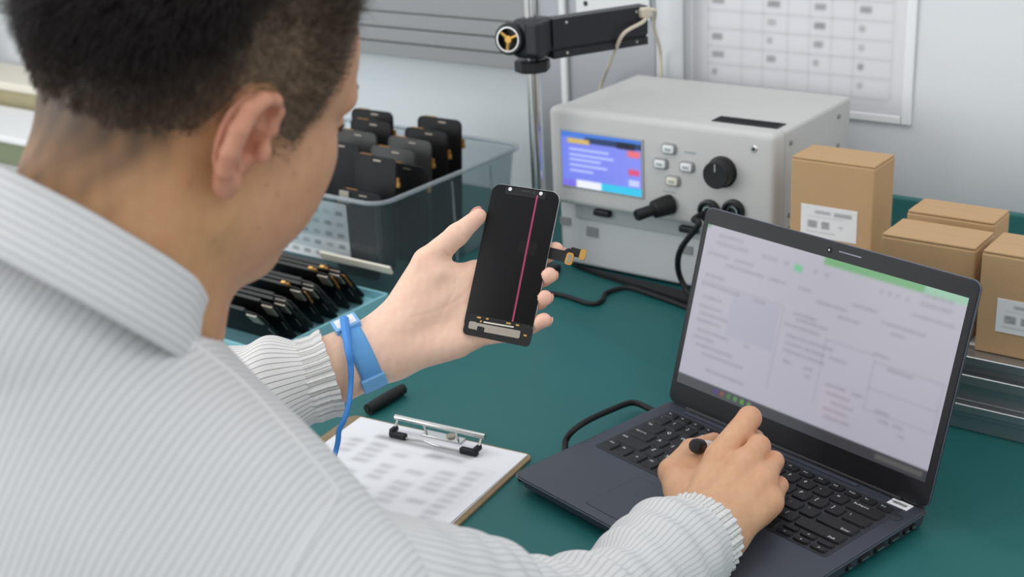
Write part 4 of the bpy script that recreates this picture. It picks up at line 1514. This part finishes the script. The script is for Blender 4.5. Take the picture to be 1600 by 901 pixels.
# the lines of the open palm and the joint creases
CREASES = [[(742, 442), (722, 463), (700, 478), (672, 490), (642, 495)], [(705, 410), (713, 430), (710, 455), (694, 482), (684, 508)], [(620, 498), (630, 528), (640, 562)],
           [(713, 353), (721, 363), (729, 375)], [(694, 392), (703, 402), (706, 410)], [(741, 531), (743, 546)], [(763, 531), (764, 541)]]
CREASES = [[trace(lambda x: hand_sdf(x, LHD), px, py, 1.0, 1.5) for px, py in c] for c in CREASES]


def held(p):
    """the held display as a solid: the skin gives way to it"""
    q = p - f32(PC)
    u, v, w = np.abs(q @ f32(PXv)) - 0.0341, np.abs(q @ f32(PYv)) - 0.0706, np.abs(q @ f32(PN) + 0.0013) - 0.0015
    return np.maximum(np.maximum(u, v), w)


PEN_A = onZ(1086, 696, 0.082)
PEN_B = np.array([-0.548, 1.062, 0.030])


def right_hand(p):
    return smax(hand_sdf(p, RHD), -cone(p, PEN_A, PEN_B, 0.0062, 0.0060), 0.0015)


def left_hand(p):
    d = smax(hand_sdf(p, LHD), -held(p), 0.0012)
    for c in CREASES:
        d = smax(d, -chain(p, c, [0.0005] * len(c), 0.0005), 0.0014)
    return d


def seg(p, a, b, ra, rb, fl, side):
    """flattened limb: two parallel rounded cones"""
    s = np.asarray(side) * fl
    return smin(cone(p, a + s, b + s * 0.3, ra, rb), cone(p, a - s, b - s * 0.3, ra, rb), 0.02)


sideL = PYv * 0.8 - PXv * 0.4
sideL = sideL - (WL - EL) * ((sideL @ (WL - EL)) / ((WL - EL) @ (WL - EL))); sideL /= np.linalg.norm(sideL)
sideR = np.cross((WR - ER) / np.linalg.norm(WR - ER), np.array([0, 0, 1.0])); sideR /= np.linalg.norm(sideR)
HLc, HRc = PH(715, 460, -5), onZ(1130, 745, .06)


def bound(p, c, r):
    q = p - f32(c)
    return np.sqrt((q * q).sum(1)) - r


def body_sdf(p):
    d = np.minimum(cone(p, SR, ER, 0.040, 0.034), cone(p, SL, EL, 0.040, 0.034))
    d = np.minimum(d, np.minimum(seg(p, WL, EL, 0.0245, 0.034, 0.0065, sideL), seg(p, WR, ER, 0.0240, 0.031, 0.0085, sideR)))
    tor = smin(cone(p, SL, SR, 0.042, 0.042), ell(p, (-0.62, 0.43, 0.08), (0.16, 0.095, 0.26)), 0.05)
    d = smin(d, tor, 0.03)
    for c, r, fn, k in ((hw(5, 0, 0), 0.20, head_world, 0.03), (HLc, 0.125, left_hand, 0.018), (HRc, 0.125, right_hand, 0.018)):
        b = bound(p, c, r)
        near = b < 0.03
        if near.any():
            e = b.copy() + 0.02
            e[near] = fn(p[near])
            d2 = d.copy()
            d2[near] = smin(d[near], e[near], k)
            d2[~near] = np.minimum(d[~near], e[~near])
            d = d2
    return d


# hair line: height of the lower edge of the hair over the side of the head
HXs = np.array([-130, -88, -64, -46, -34, -25, -15, 3, 12, 17, 24, 38, 45, 55, 65, 74, 84, 120.])
HZs = np.array([-76, -72, -62, -46, -30, -12, 10, 15, 10, -2, -14, -16, 6, 34, 56, 80, 96, 102.])


def hair_m(q):
    x = q[:, 0]
    return (q[:, 2] - np.interp(x, HXs, HZs)) * 0.8


def thick(q):
    m = hair_m(q)
    t = np.clip(m * 0.085 - 1.5, -5, 2.4)
    t = t + 11 * sstep(m, 50, 105) * (1 - 0.75 * sstep(-q[:, 0], 10, 60)) + 1.2 * sstep(m, 30, 70)
    return t


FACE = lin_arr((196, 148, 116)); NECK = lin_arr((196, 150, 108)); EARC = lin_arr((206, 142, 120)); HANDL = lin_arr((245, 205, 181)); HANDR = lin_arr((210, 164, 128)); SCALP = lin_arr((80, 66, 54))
person = thing('person', 'man in a white pinstriped work coat looking at the phone screen in his hand', 'person', (-0.62, 0.44, -0.75))
POFF = np.array([-0.62, 0.44, -0.75])


def plink(name, me, m, parent=None, smooth=True):
    """link a world-space mesh under the person"""
    me.transform(Matrix.Translation(-Vector(POFF)))
    return link(name, me, m, person if parent is None else parent, smooth)


me, V = mesh_sdf(body_sdf, (-1.03, 0.28, -0.22), (-0.36, 1.10, 0.66), 0.00165, 'body')
q = to_head(f32(V))
col = np.tile(NECK, (len(V), 1))
w = sstep(q[:, 0], 5, 40)[:, None] * (np.abs(q).max(1) < 180)[:, None]
col = col * (1 - w) + FACE * w
de = np.minimum(ear_sdf(q), ear_sdf(q * f32([1, -1, 1])))
inh = (np.linalg.norm(q, axis=1) < 190)
w = (np.clip(1 - np.abs(de) / 2.5, 0, 1) * inh)[:, None] * 0.8
col = col * (1 - w) + EARC * w
m_ = hair_m(q) + 5 * wob(q, 3, 0.35)
w = (sstep(m_, -8, 44) * inh * (1 - np.clip(1.4 - np.abs(de) / 2.0, 0, 1)))[:, None] * 0.93
col = col * (1 - w) + SCALP * w
# brows and lips
s_ = np.abs(q[:, 1])
w = (sstep(-np.abs(q[:, 2] - (36 + 4 * np.sin((s_ - 14) / 14))), -6, -3) * (s_ > 12) * (s_ < 54) * (q[:, 0] > 62) * inh)[:, None] * 0.85
col = col * (1 - w) + lin_arr((40, 32, 28)) * w
w = (sstep(-np.abs(q[:, 2] + 45), -11, -7) * (s_ < 24) * (q[:, 0] > 94) * inh)[:, None] * 0.6
col = col * (1 - w) + lin_arr((186, 112, 100)) * w
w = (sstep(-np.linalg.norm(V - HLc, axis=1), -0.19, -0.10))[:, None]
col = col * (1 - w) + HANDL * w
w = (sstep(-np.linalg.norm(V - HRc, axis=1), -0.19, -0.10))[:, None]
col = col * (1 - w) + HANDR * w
# redder finger tips and palm pads
for H in (LHD, RHD):
    for f in H['fingers'] + [H['thumb']]:
        for j_, a_ in ((0, 0.22 if H is RHD else 0.10), (1, 0.25), (2, 0.15)):
            w = np.exp(-(np.linalg.norm(V - f[j_], axis=1) / 0.017) ** 2)[:, None] * a_
            col = col * (1 - w) + lin_arr((214, 142, 116)) * w
        w = np.exp(-(np.linalg.norm(V - f[-1], axis=1) / 0.012) ** 2)[:, None] * 0.35
        col = col * (1 - w) + lin_arr((222, 150, 130)) * w
for k in range(9):  # a few moles on cheek and neck
    c_ = [(30, -70, -22), (38, -68, -26), (44, -66, -12), (2, -68, -58), (58, -62, -20), (20, -72, 6), (34, -66, -48), (50, -62, 4), (-20, -66, -30)][k]
    w = np.exp(-(np.linalg.norm(q[:, [0, 2]] - f32([c_[0], c_[2]]), axis=1) / 1.3) ** 2)[:, None] * (q[:, 1] < -30)[:, None] * 0.35
    col = col * (1 - w) + lin_arr((110, 74, 56)) * w
mo = 1 + 0.035 * wob(f32(V), 71, 260) + 0.03 * wob(f32(V), 72, 700)
col = col * np.stack([1 + (mo - 1) * 0.5, mo, mo], 1)
set_attr(me, 'Col', col)
body = plink('body', me, 'skin')

# hair: a close cap that sinks under the skin at the hair line, and strands on it
def hair_sdf(p):
    q = to_head(p)
    t = thick(q)
    n = wob(q, 5, 0.22) * 0.8 + wob(q, 6, 0.6) * 0.5
    return (head_sdf(q) - t - n * np.clip(t, 0, 3) * 0.6) * (0.001 * HS)


c0_ = hw(0, 0, 45)
me, HV = mesh_sdf(hair_sdf, c0_ - 0.155, c0_ + 0.155, 0.0024, 'hair')
q = to_head(f32(HV))
mk = hair_m(q)
keep = thick(q) > -1.0
bm = bmesh.new(); bm.from_mesh(me); bm.verts.ensure_lookup_table()
bmesh.ops.delete(bm, geom=[v for v, k in zip(bm.verts, keep) if not k], context='VERTS')
bm.to_mesh(me); bm.free()
n_ = len(me.vertices)
co = np.zeros(n_ * 3, np.float32); me.vertices.foreach_get('co', co); co = co.reshape(-1, 3)
no = np.zeros(n_ * 3, np.float32); me.vertex_normals.foreach_get('vector', no); no = no.reshape(-1, 3).copy()
q = to_head(co); mk = hair_m(q)
w = sstep(mk - 26 * sstep(q[:, 0], -30, 40), 20, 85)[:, None]
hc = lin_arr((104, 86, 69)) * (1 - w) + lin_arr((44, 39, 37)) * w
set_attr(me, 'Col', hc * (1 + 0.25 * wob(q, 9, 0.9))[:, None])
hair = plink('hair', me, 'hair')

NS = 30000
pick = RNG.choice(n_, NS, replace=True)
pw, pn, pm_ = co[pick], no[pick], mk[pick]
pq = q[pick]
Lh = 0.0016 + 0.007 * sstep(pm_, 22, 60) + 0.018 * sstep(pm_, 55, 100)
# combed: down at the back, up and forward over the side, forward on top
dn = -hu[None] * sstep(-pq[:, :1], -10, 50) + (hu * 0.55 + hf * 0.55)[None] * sstep(pq[:, :1], -20, 30) + RNG.normal(0, 0.28, (NS, 3))
dn -= pn * (dn * pn).sum(1)[:, None]
dn /= np.linalg.norm(dn, axis=1)[:, None] + 1e-6
lift = 0.35 + 0.25 * RNG.random(NS)
d0 = dn * (1 - lift)[:, None] + pn * lift[:, None]
d0 /= np.linalg.norm(d0, axis=1)[:, None]
pw = pw + pn * 0.0002 + RNG.normal(0, 0.0008, (NS, 3))
sw = np.cross(d0, pn); sw /= np.linalg.norm(sw, axis=1)[:, None] + 1e-6
wd = 0.00020
p0 = pw - pn * 0.001
p1 = pw + d0 * (Lh * 0.5)[:, None]
p2 = pw + (d0 * 0.8 + dn * 0.35) * Lh[:, None]
VV = np.stack([p0 - sw * wd, p0 + sw * wd, p0 + pn * wd * 1.5, p1 - sw * wd, p1 + sw * wd, p1 + pn * wd * 1.5, p2], 1)
FF = []
base_f = np.array([[0, 1, 4], [0, 4, 3], [1, 2, 5], [1, 5, 4], [2, 0, 3], [2, 3, 5], [3, 4, 6], [4, 5, 6], [5, 3, 6]])
FF = (np.arange(NS)[:, None, None] * 7 + base_f[None]).reshape(-1, 3)
me = bpy.data.meshes.new('hair_strands')
me.from_pydata(VV.reshape(-1, 3).tolist(), [], FF.tolist())
ws_ = sstep(pm_ - 26 * sstep(pq[:, 0], -30, 40), 20, 85)[:, None]
sc_ = lin_arr((96, 78, 62)) * (1 - ws_) + lin_arr((42, 37, 35)) * ws_
set_attr(me, 'Col', np.repeat(sc_ * RNG.uniform(0.6, 1.6, (NS, 1)), 7, 0))
hs = plink('hair_strands', me, 'strand', hair)
hs['kind'] = 'stuff'

# eyes with lashes
for s in (-1, 1):
    c = hw(83, s * 32, 18)
    me = bpy.data.meshes.new('eye')
    bm = bmesh.new(); bmesh.ops.create_uvsphere(bm, u_segments=20, v_segments=12, radius=0.0128)
    bmesh.ops.translate(bm, verts=bm.verts, vec=Vector(c + hf * 0.0)); bm.to_mesh(me); bm.free()
    e_ = plink('eye', me, 'eye')
    a_ = c + hf * 0.0120 - hu * 0.002
    o_ = cyl('iris', a_ - POFF, a_ + hf * 0.0006 - POFF, 0.0055, 'iris', e_, seg=18)
    pts = [hw(90, s * 20, 15), hw(97, s * 30, 20), hw(91, s * 42, 19), hw(86, s * 47, 16)]
    tube('eyelashes', [p - POFF for p in pts], 0.0011, 'strand', e_, n=20, seg=6)


# ================================================================== clothes
def coat_sdf(p):
    d = cone(p, (-0.625, 0.405, 0.345), SR, 0.068, 0.060)
    d = smin(d, cone(p, (-0.645, 0.405, 0.345), SL, 0.068, 0.060), 0.03)
    d = smin(d, cone(p, (-0.636, 0.392, 0.392), (-0.632, 0.395, 0.30), 0.074, 0.10), 0.03)
    d = smin(d, ell(p, (-0.63, 0.400, 0.19), (0.170, 0.128, 0.18)), 0.05)
    d = smin(d, ell(p, (-0.62, 0.42, 0.00), (0.185, 0.150, 0.30)), 0.06)
    d = d + 0.0028 * wob(p * f32([1, 1, 0.5]), 21, 38) + 0.0012 * wob(p, 22, 95)
    d = smax(d, -cone(p, NB + np.array([0, 0.035, 0.02]), NT, 0.071, 0.069), 0.006)   # neck opening
    return smax(d, -0.27 - p[:, 2], 0.004)


me, V = mesh_sdf(coat_sdf, (-0.90, 0.20, -0.30), (-0.36, 0.62, 0.47), 0.0032, 'coat')
set_attr(me, 'stripe', V[:, 0] + 0.24 * (V[:, 1] - 0.44) - 0.34 * V[:, 2], 'FLOAT')
coat = plink('coat', me, 'cloth')


def on_coat(px, py, lift=0.0):
    """point of the coat's surface seen along a pixel's ray"""
    v = ray(px, py)
    v = v / np.linalg.norm(v)
    t = 0.35
    for _ in range(90):
        d = float(coat_sdf(f32([CP + v * t]))[0])
        t += d * 0.8
        if abs(d) < 2e-5:
            break
    return CP + v * (t - lift)


def lap_floor(V):
    """lowest height a sleeve may have: on the laptop deck, the mat or, before the bench, none"""
    a, b = V[..., 0] - LX, V[..., 1] - LY
    u = a * cos(LYAW) + b * sin(LYAW)
    w = -a * sin(LYAW) + b * cos(LYAW)
    f = np.where(V[..., 1] > 0.60, 0.003, -1.0)
    return np.where((np.abs(u) < 0.166) & (w > -0.226), 0.0235, f)


def sleeve(name, pts, radii, up0, n, seg_, amp, seed, m, squash=1.0):
    path = spline(pts, n)
    T, U, B = frames(path, up0)
    sl = np.concatenate([[0], np.cumsum(np.linalg.norm(np.diff(path, axis=0), axis=1))])
    tt = np.linspace(0, 1, n)
    rad = spline(np.stack([np.asarray(radii)] * 3, 1), n)[:, 0]
    am = np.interp(tt, np.linspace(0, 1, len(amp)), amp)
    th = np.linspace(0, 2 * pi, seg_, endpoint=False)
    TH, S = np.meshgrid(th, sl)
    fp = np.stack([S * 60, np.cos(TH) * 2.2, np.sin(TH) * 2.2], -1).reshape(-1, 3).astype(np.float32)
    w = (wob(fp, seed, 1.0) + 0.5 * wob(fp, seed + 1, 2.1)).reshape(TH.shape)
    w = w + 0.5 * np.sin(S * 170 + 2.0 * np.sin(TH + 1.0))
    R = rad[:, None] + am[:, None] * w
    V = path[:, None] + R[..., None] * (U[:, None] * np.cos(TH)[..., None] - B[:, None] * np.sin(TH)[..., None])
    V[..., 2] = np.maximum(V[..., 2], lap_floor(V))
    me = grid_mesh(V, name, True)
    set_attr(me, 'stripe', (TH * 0.050).ravel(), 'FLOAT')
    o = plink(name, me, m, coat)
    return o, path[-1], T[-1], U[-1], B[-1]


def skin_rv(C_, D_):
    """distance from points C_ along directions D_ to the skin"""
    lo_ = np.full(len(C_), 0.004); hi_ = np.full(len(C_), 0.075)
    for _ in range(16):
        m2 = (lo_ + hi_) / 2
        ins = body_sdf(f32(C_ + D_ * m2[:, None])) < 0
        lo_ = np.where(ins, m2, lo_); hi_ = np.where(ins, hi_, m2)
    return hi_


def skin_r(c, d_):
    return float(skin_rv(np.array([c]), np.array([d_]))[0])


def cuff(name, c, t, u, b, r, length, pleats, m, back=0.012, fl=1.0):
    """gathered elastic cuff ending in a ruffled edge"""
    n, seg_ = 44, 480
    th = np.linspace(0, 2 * pi, seg_, endpoint=False)
    s = np.linspace(-back, length, n)
    S, TH = np.meshgrid(s, th, indexing='ij')
    x = np.clip(S / length, 0, 1)
    el = np.exp(-((x - 0.42) / 0.22) ** 2)                           # the elastic pinches here
    pl = np.sin(pleats * TH + 1.3 * np.sin(3 * TH)) + 0.25 * np.sin(round(pleats * 1.7) * TH + 0.8 + 9 * S)
    a = 0.0006 + 0.0003 * (1 - el) * np.clip(S / 0.01 + 1, 0, 1)
    prof = r * (1 - 0.07 * np.clip(-S / back, 0, 1)) - 0.0020 * el + 0.0022 * np.clip((x - 0.55) / 0.45, 0, 1)
    # never inside the wrist
    cs, ct = np.linspace(-back, length, 8), np.linspace(0, 2 * pi, 40, endpoint=False)
    CS, CT = np.meshgrid(cs, ct, indexing='ij')
    dd = (u * np.cos(CT)[..., None] * fl - b * np.sin(CT)[..., None]).reshape(-1, 3)
    sk = skin_rv((c + CS[..., None] * t).reshape(-1, 3), dd).reshape(8, 40)
    sk = np.maximum(sk, np.maximum(np.roll(sk, 1, 1), np.roll(sk, -1, 1)))
    si_ = np.interp(s, cs, np.arange(8)); i0 = np.minimum(si_.astype(int), 6); fs = (si_ - i0)[:, None]
    col_i = np.interp(th, np.append(ct, 2 * pi), np.arange(41)); j0 = col_i.astype(int); fj = (col_i - j0)[None]
    G = np.concatenate([sk, sk[:, :1]], 1)
    skg = (G[i0][:, j0] * (1 - fj) + G[i0][:, j0 + 1] * fj) * (1 - fs) + (G[i0 + 1][:, j0] * (1 - fj) + G[i0 + 1][:, j0 + 1] * fj) * fs
    prof = np.maximum(prof, skg + 0.0032)
    R = prof + a * pl + 0.0006 * np.sin(S * 900) * el
    E_ = S + 0.0004 * np.sin(pleats * TH * 0.5 + 1) * x
    P = c + E_[..., None] * t + R[..., None] * (u * np.cos(TH)[..., None] * fl - b * np.sin(TH)[..., None])
    Ri = R[-1:] - 0.0018
    inner = [c + (E_[-1:] - k)[..., None] * t + (Ri - 0.001 * (k > 0.005))[..., None] * (u * np.cos(TH[-1:])[..., None] * fl - b * np.sin(TH[-1:])[..., None]) for k in (0.0, 0.008, 0.02)]
    P = np.concatenate([P] + inner)
    P[..., 2] = np.maximum(P[..., 2], lap_floor(P))
    me = grid_mesh(P, name, True)
    st = (np.concatenate([TH] + [TH[-1:]] * 3) * 0.050 + 0.0006 * np.concatenate([pl] + [pl[-1:]] * 3)).ravel()
    set_attr(me, 'stripe', st, 'FLOAT')
    return plink(name, me, m, coat)


# right sleeve: shoulder, elbow, puffed above the gathered cuff
axR = (WR - ER) / np.linalg.norm(WR - ER)
CRp = onZ(1068, 856, 0.052)
sR = sleeve('sleeve', [SR + np.array([-0.05, -0.01, 0.02]), SR + np.array([0.0, 0.02, -0.01]), SR * 0.5 + ER * 0.5 + np.array([0.0, 0.0, 0.0]), ER + np.array([0, -0.01, 0.0]), ER * 0.55 + CRp * 0.45 + np.array([0, 0, -0.004]), CRp - axR * 0.030 + np.array([0, 0, 0.0]), CRp],
            [0.058, 0.060, 0.057, 0.055, 0.047, 0.048, 0.0450], (1, 0, 0), 240, 150, [0.0, 0.0012, 0.0028, 0.0042, 0.0034, 0.0030, 0.0010], 31, 'cloth')
axc = (WR - CRp) / np.linalg.norm(WR - CRp)
cuff('cuff', CRp, sR[2], sR[3], sR[4], 0.0385, 0.026, 32, 'clothcuff')
# left sleeve
axL = (WL - EL) / np.linalg.norm(WL - EL)
CLp = WL + (EL - WL) * 0.30
sL_ = sleeve('sleeve', [SL + np.array([0.05, -0.01, 0.02]), SL + np.array([0, 0.02, -0.01]), SL * 0.5 + EL * 0.5, EL + np.array([0, -0.01, 0.0]), EL * 0.5 + CLp * 0.5 + np.array([-0.01, 0, 0.0]), CLp - axL * 0.034 + np.array([-0.004, 0, 0.002]), CLp],
             [0.058, 0.060, 0.058, 0.056, 0.052, 0.054, 0.0385], (1, 0, 0), 240, 150, [0.0, 0.001, 0.002, 0.003, 0.003, 0.0032, 0.001], 41, 'clothcuff')
cuff('cuff', CLp, sL_[2], sL_[3], sL_[4], 0.0400, 0.024, 34, 'clothcuff')

# fold-down collar around the neck
KC = np.array([-0.632, 0.436, 0.440])
KA = np.array([0.10, 0.69, 0.71]); KA /= np.linalg.norm(KA)
KX = np.array([1.0, 0, 0]) - KA * KA[0]; KX /= np.linalg.norm(KX)
KY = np.cross(KA, KX)                     # towards the nape is -KY .. throat is +KY or the other way round
if KY[1] > 0:
    KY = -KY                              # KY now points to the nape
prof = [(-0.001, -0.040), (0.000, -0.020), (0.000, -0.004), (0.0015, 0.000), (0.0040, -0.001), (0.0058, -0.008), (0.0100, -0.020), (0.0150, -0.032), (0.0200, -0.041), (0.0195, -0.0425), (0.0150, -0.036), (0.0100, -0.026)]
ph_ = np.linspace(radians(-158), radians(158), 150)
V = []
for r_, a_ in prof:
    fr_ = np.clip((np.abs(ph_) - 1.9) / 0.8, 0, 1)
    rr_ = 0.0695 + r_ + 0.0006 * np.sin(9 * ph_ + 300 * a_)
    ring_ = KC + KA * (a_ - 0.010 * fr_)[:, None] + rr_[:, None] * (KY * np.cos(ph_)[:, None] * 1.02 + KX * np.sin(ph_)[:, None])
    V.append(ring_)
V = np.array(V)
me = grid_mesh(V, 'collar')
set_attr(me, 'stripe', np.repeat(np.array([a * 1.0 for _, a in prof]), 150), 'FLOAT')
col_ = plink('collar', me, 'cloth', coat)
md = col_.modifiers.new('thick', 'SOLIDIFY'); md.thickness = 0.0012

# raised seams: shoulder seam to the sleeve head, then down the back along the armhole
def seam(pxs, r, lift=-0.0007):
    pts = [on_coat(px, py, lift) - POFF for px, py in pxs]
    return tube('seam', pts, r, 'clothplain', coat, n=70, seg=8)


seam([(215, 470), (290, 528), (372, 592), (440, 664), (496, 728), (528, 768)], 0.0019)
seam([(528, 768), (510, 800), (486, 838), (462, 878), (440, 920)], 0.0021)

# trousers and shoes, below the bench
def trouser_sdf(p):
    d = ell(p, (-0.62, 0.41, -0.20), (0.165, 0.135, 0.13))
    for s in (-1, 1):
        h_, k_, f_ = np.array([-0.62 + s * 0.085, 0.42, -0.215]), np.array([-0.62 + s * 0.13, 0.82, -0.215]), np.array([-0.62 + s * 0.13, 0.80, -0.67])
        d = smin(d, cone(p, h_, k_, 0.082, 0.062), 0.03)
        d = smin(d, cone(p, k_, f_, 0.060, 0.050), 0.02)
    return smax(d + 0.002 * wob(p, 61, 40), p[:, 2] * 0 - 0.70 - p[:, 2], 0.004)


me, V = mesh_sdf(trouser_sdf, (-0.85, 0.22, -0.74), (-0.39, 0.92, -0.02), 0.008, 'trousers')
plink('trousers', me, 'trousers')
for s in (-1, 1):
    def shoe(p, s=s):
        d = cone(p, (-0.62 + s * 0.13, 0.78, -0.705), (-0.62 + s * 0.14, 0.93, -0.715), 0.045, 0.038)
        return smax(d, -0.749 - p[:, 2], 0.004)
    me, V = mesh_sdf(shoe, (-0.62 + s * 0.13 - 0.08, 0.70, -0.76), (-0.62 + s * 0.13 + 0.1, 1.0, -0.63), 0.007, 'shoe')
    plink('shoe', me, 'rubber')
st = thing('stool', 'black round work stool under the seated man', 'stool', (-0.62, 0.40, -0.75))
lathe('seat', [(0, 0.385), (0.16, 0.385), (0.175, 0.395), (0.175, 0.415), (0.16, 0.425), (0, 0.427)], (0, 0, 0), (0, 0, 1), 'blackplastic', st, 32)
cyl('column', (0, 0, 0.06), (0, 0, 0.386), 0.025, 'steel', st, seg=20)
for k in range(5):
    a = 2 * pi * k / 5
    box('leg', (0.13 * cos(a), 0.13 * sin(a), 0.055), (0.26, 0.035, 0.025), 'blackplastic', st, bev=0.006, rot=Matrix.Rotation(a, 3, 'Z'))
    lathe('caster', [(0, 0), (0.022, 0), (0.022, 0.02), (0, 0.02)], (0.25 * cos(a) + 0.01 * sin(a), 0.25 * sin(a) - 0.01 * cos(a), 0.0222), (-sin(a), cos(a), 0), 'rubber', st, 16)

# ------------------------------------------------------------------ nails
def nail(c, out, tip, w=0.0052, l=0.0062):
    out = out / np.linalg.norm(out)
    tip = tip - out * (tip @ out); tip /= np.linalg.norm(tip)
    sd = np.cross(out, tip)
    me = bpy.data.meshes.new('fingernail')
    bm = bmesh.new(); bmesh.ops.create_uvsphere(bm, u_segments=14, v_segments=8, radius=1.0)
    bmesh.ops.transform(bm, verts=bm.verts, matrix=place(c, sd * w, tip * l, out * 0.0012)); bm.to_mesh(me); bm.free()
    plink('fingernail', me, 'nail', body)


for f, r in zip(LHD['fingers'], LHD['fr']):
    t_ = f[3] - f[2]; t_ /= np.linalg.norm(t_)
    o_ = PXv * 0.85 - PN * 0.25 + PYv * 0.15
    o_ = o_ - t_ * (o_ @ t_) * 0.7; o_ /= np.linalg.norm(o_)
    nail(f[3] + o_ * (r[3] * 0.001 - 0.0013) + t_ * 0.001, o_, t_, 0.0046, 0.0056)
t_ = LHD['thumb'][3] - LHD['thumb'][2]; t_ /= np.linalg.norm(t_)
o_ = -PN * 0.35 - PXv * 0.55 + PYv * 0.75
o_ = o_ - t_ * (o_ @ t_); o_ /= np.linalg.norm(o_)
nail(LHD['thumb'][3] + o_ * 0.0069 + t_ * 0.0005, o_, t_, 0.0060, 0.0072)
for f, r in zip(RHD['fingers'], RHD['fr']):
    t_ = f[3] - f[2]; t_ /= np.linalg.norm(t_)
    o_ = np.array([-0.1, 0.9, 0.2]); o_ = o_ - t_ * (o_ @ t_); o_ /= np.linalg.norm(o_)
    nail(f[3] + o_ * (r[3] * 0.001 - 0.0004), o_, t_, 0.0046, 0.0056)

# ------------------------------------------------------------------ pen in the right hand
pa, pb = PEN_A, PEN_B
pdv = (pb - pa) / np.linalg.norm(pb - pa)
pen = thing('pen', 'white marker pen with a black end cap gripped in the right hand', 'pen')
L_ = np.linalg.norm(pb - pa)
lathe('barrel', [(0, 0.010), (0.0062, 0.010), (0.0064, 0.020), (0.0064, L_ - 0.022), (0.0045, L_ - 0.008), (0.0018, L_ - 0.004), (0, L_)], pa, pdv, 'white', pen, 24)
lathe('end_cap', [(0, -0.002), (0.0050, -0.0015), (0.0066, 0.001), (0.0070, 0.004), (0.0070, 0.013), (0, 0.013)], pa, pdv, 'blackplastic', pen, 24)

# ------------------------------------------------------------------ anti-static wrist strap on the left wrist
ws = thing('wrist_strap', 'light blue anti-static wrist strap with cord around the left wrist', 'wrist strap')
SC_ = PH(561, 559, 4)
tS = (WL - EL) / np.linalg.norm(WL - EL)
uS = CF * -1.0
uS = uS - tS * (uS @ tS); uS /= np.linalg.norm(uS)        # towards the viewer's side
vS = np.cross(tS, uS)


SWD = 0.0100
th = np.linspace(0, 2 * pi, 72, endpoint=False)
rows_ = []
dd = uS * np.cos(th)[:, None] + vS * np.sin(th)[:, None]
for s_, up_ in ((-SWD, 0.0004), (-SWD, 0.0018), (-SWD * 0.5, 0.0023), (0, 0.0024), (SWD * 0.5, 0.0023), (SWD, 0.0018), (SWD, 0.0004)):
    c = np.tile(SC_ + tS * s_, (len(th), 1))
    rows_.append(c + dd * (skin_rv(c, dd) + up_)[:, None])
V = np.array(rows_)
link('band', grid_mesh(V, 'band', True), 'blue', ws, True)


def strap_block(name, a, w, l, h, m, lift=0.0):
    d_ = uS * cos(a) + vS * sin(a)
    e_ = np.cross(tS, d_)
    c = SC_ + d_ * (skin_r(SC_, d_) + 0.0030 + lift)
    return box(name, c, (w, l, h), m, ws, bev=0.0014, rot=Matrix(np.stack([tS, e_, d_], 1).tolist())), c, d_, e_


def ang_of(px, py):
    v = PH(px, py, 30) - SC_
    return atan2(v @ vS, v @ uS)


aB, aS = ang_of(538, 517), ang_of(580, 602)
bk, bc, bd, be = strap_block('buckle', aB, 0.025, 0.021, 0.0075, 'bluepl')
strap_block('slider', aS, 0.024, 0.014, 0.0055, 'bluepl')
d_ = uS * cos(aB) + vS * sin(aB)
box('buckle_face', bc + d_ * 0.0037, (0.019, 0.015, 0.0008), 'white', bk, bev=0.0003, rot=Matrix(np.stack([tS, be, bd], 1).tolist()))
def on_body(px, py, lift):
    """point just above the skin along a pixel's ray"""
    v = ray(px, py); v = v / np.linalg.norm(v); t = 0.9
    for _ in range(60):
        d = float(body_sdf(f32([CP + v * t]))[0])
        t += d * 0.8
        if abs(d) < 5e-5 or t > 1.6:
            break
    return CP + v * (t - lift)


c1_, c2_ = on_body(544, 545, 0.012), on_body(548, 572, 0.010)
c3_ = on_body(548, 600, 0.013)
t3 = (c3_ - CP) @ CF
tube('cord', [bc + bd * 0.0062, c1_, c2_, c3_, onD(545, 630, t3 - 0.004), onD(538, 655, t3 - 0.006), onD(530, 672, t3 - 0.004), onD(527, 695, t3 + 0.0), onD(515, 735, t3 + 0.01), onZ(500, 775, 0.012), onZ(470, 800, 0.012)],
     [0.0045, 0.0032, 0.0026, 0.0026, 0.0026, 0.0026, 0.0026, 0.0026], 'bluecord', ws, n=120)

# eyebrows
for s in (-1, 1):
    pts = [hw(99, s * 14, 38), hw(97, s * 28, 43), hw(90, s * 42, 43), hw(80, s * 53, 38)]
    tube('eyebrow', [p - POFF for p in pts], [0.0022, 0.0030, 0.0030, 0.0014], 'iris', body, n=24, seg=8)


# empties of the held and fixed things stand at the things themselves
def rebase(t, loc):
    loc = Vector(loc)
    t.location = loc
    for ch in t.children:
        ch.location = Vector(ch.location) - loc


rebase(ph, PC)
rebase(pen, pb)
rebase(ws, SC_)
rebase(rail, (-1.97, 1.75, 0.215))
rebase(shelf, (-0.03, 1.45, 0.0))
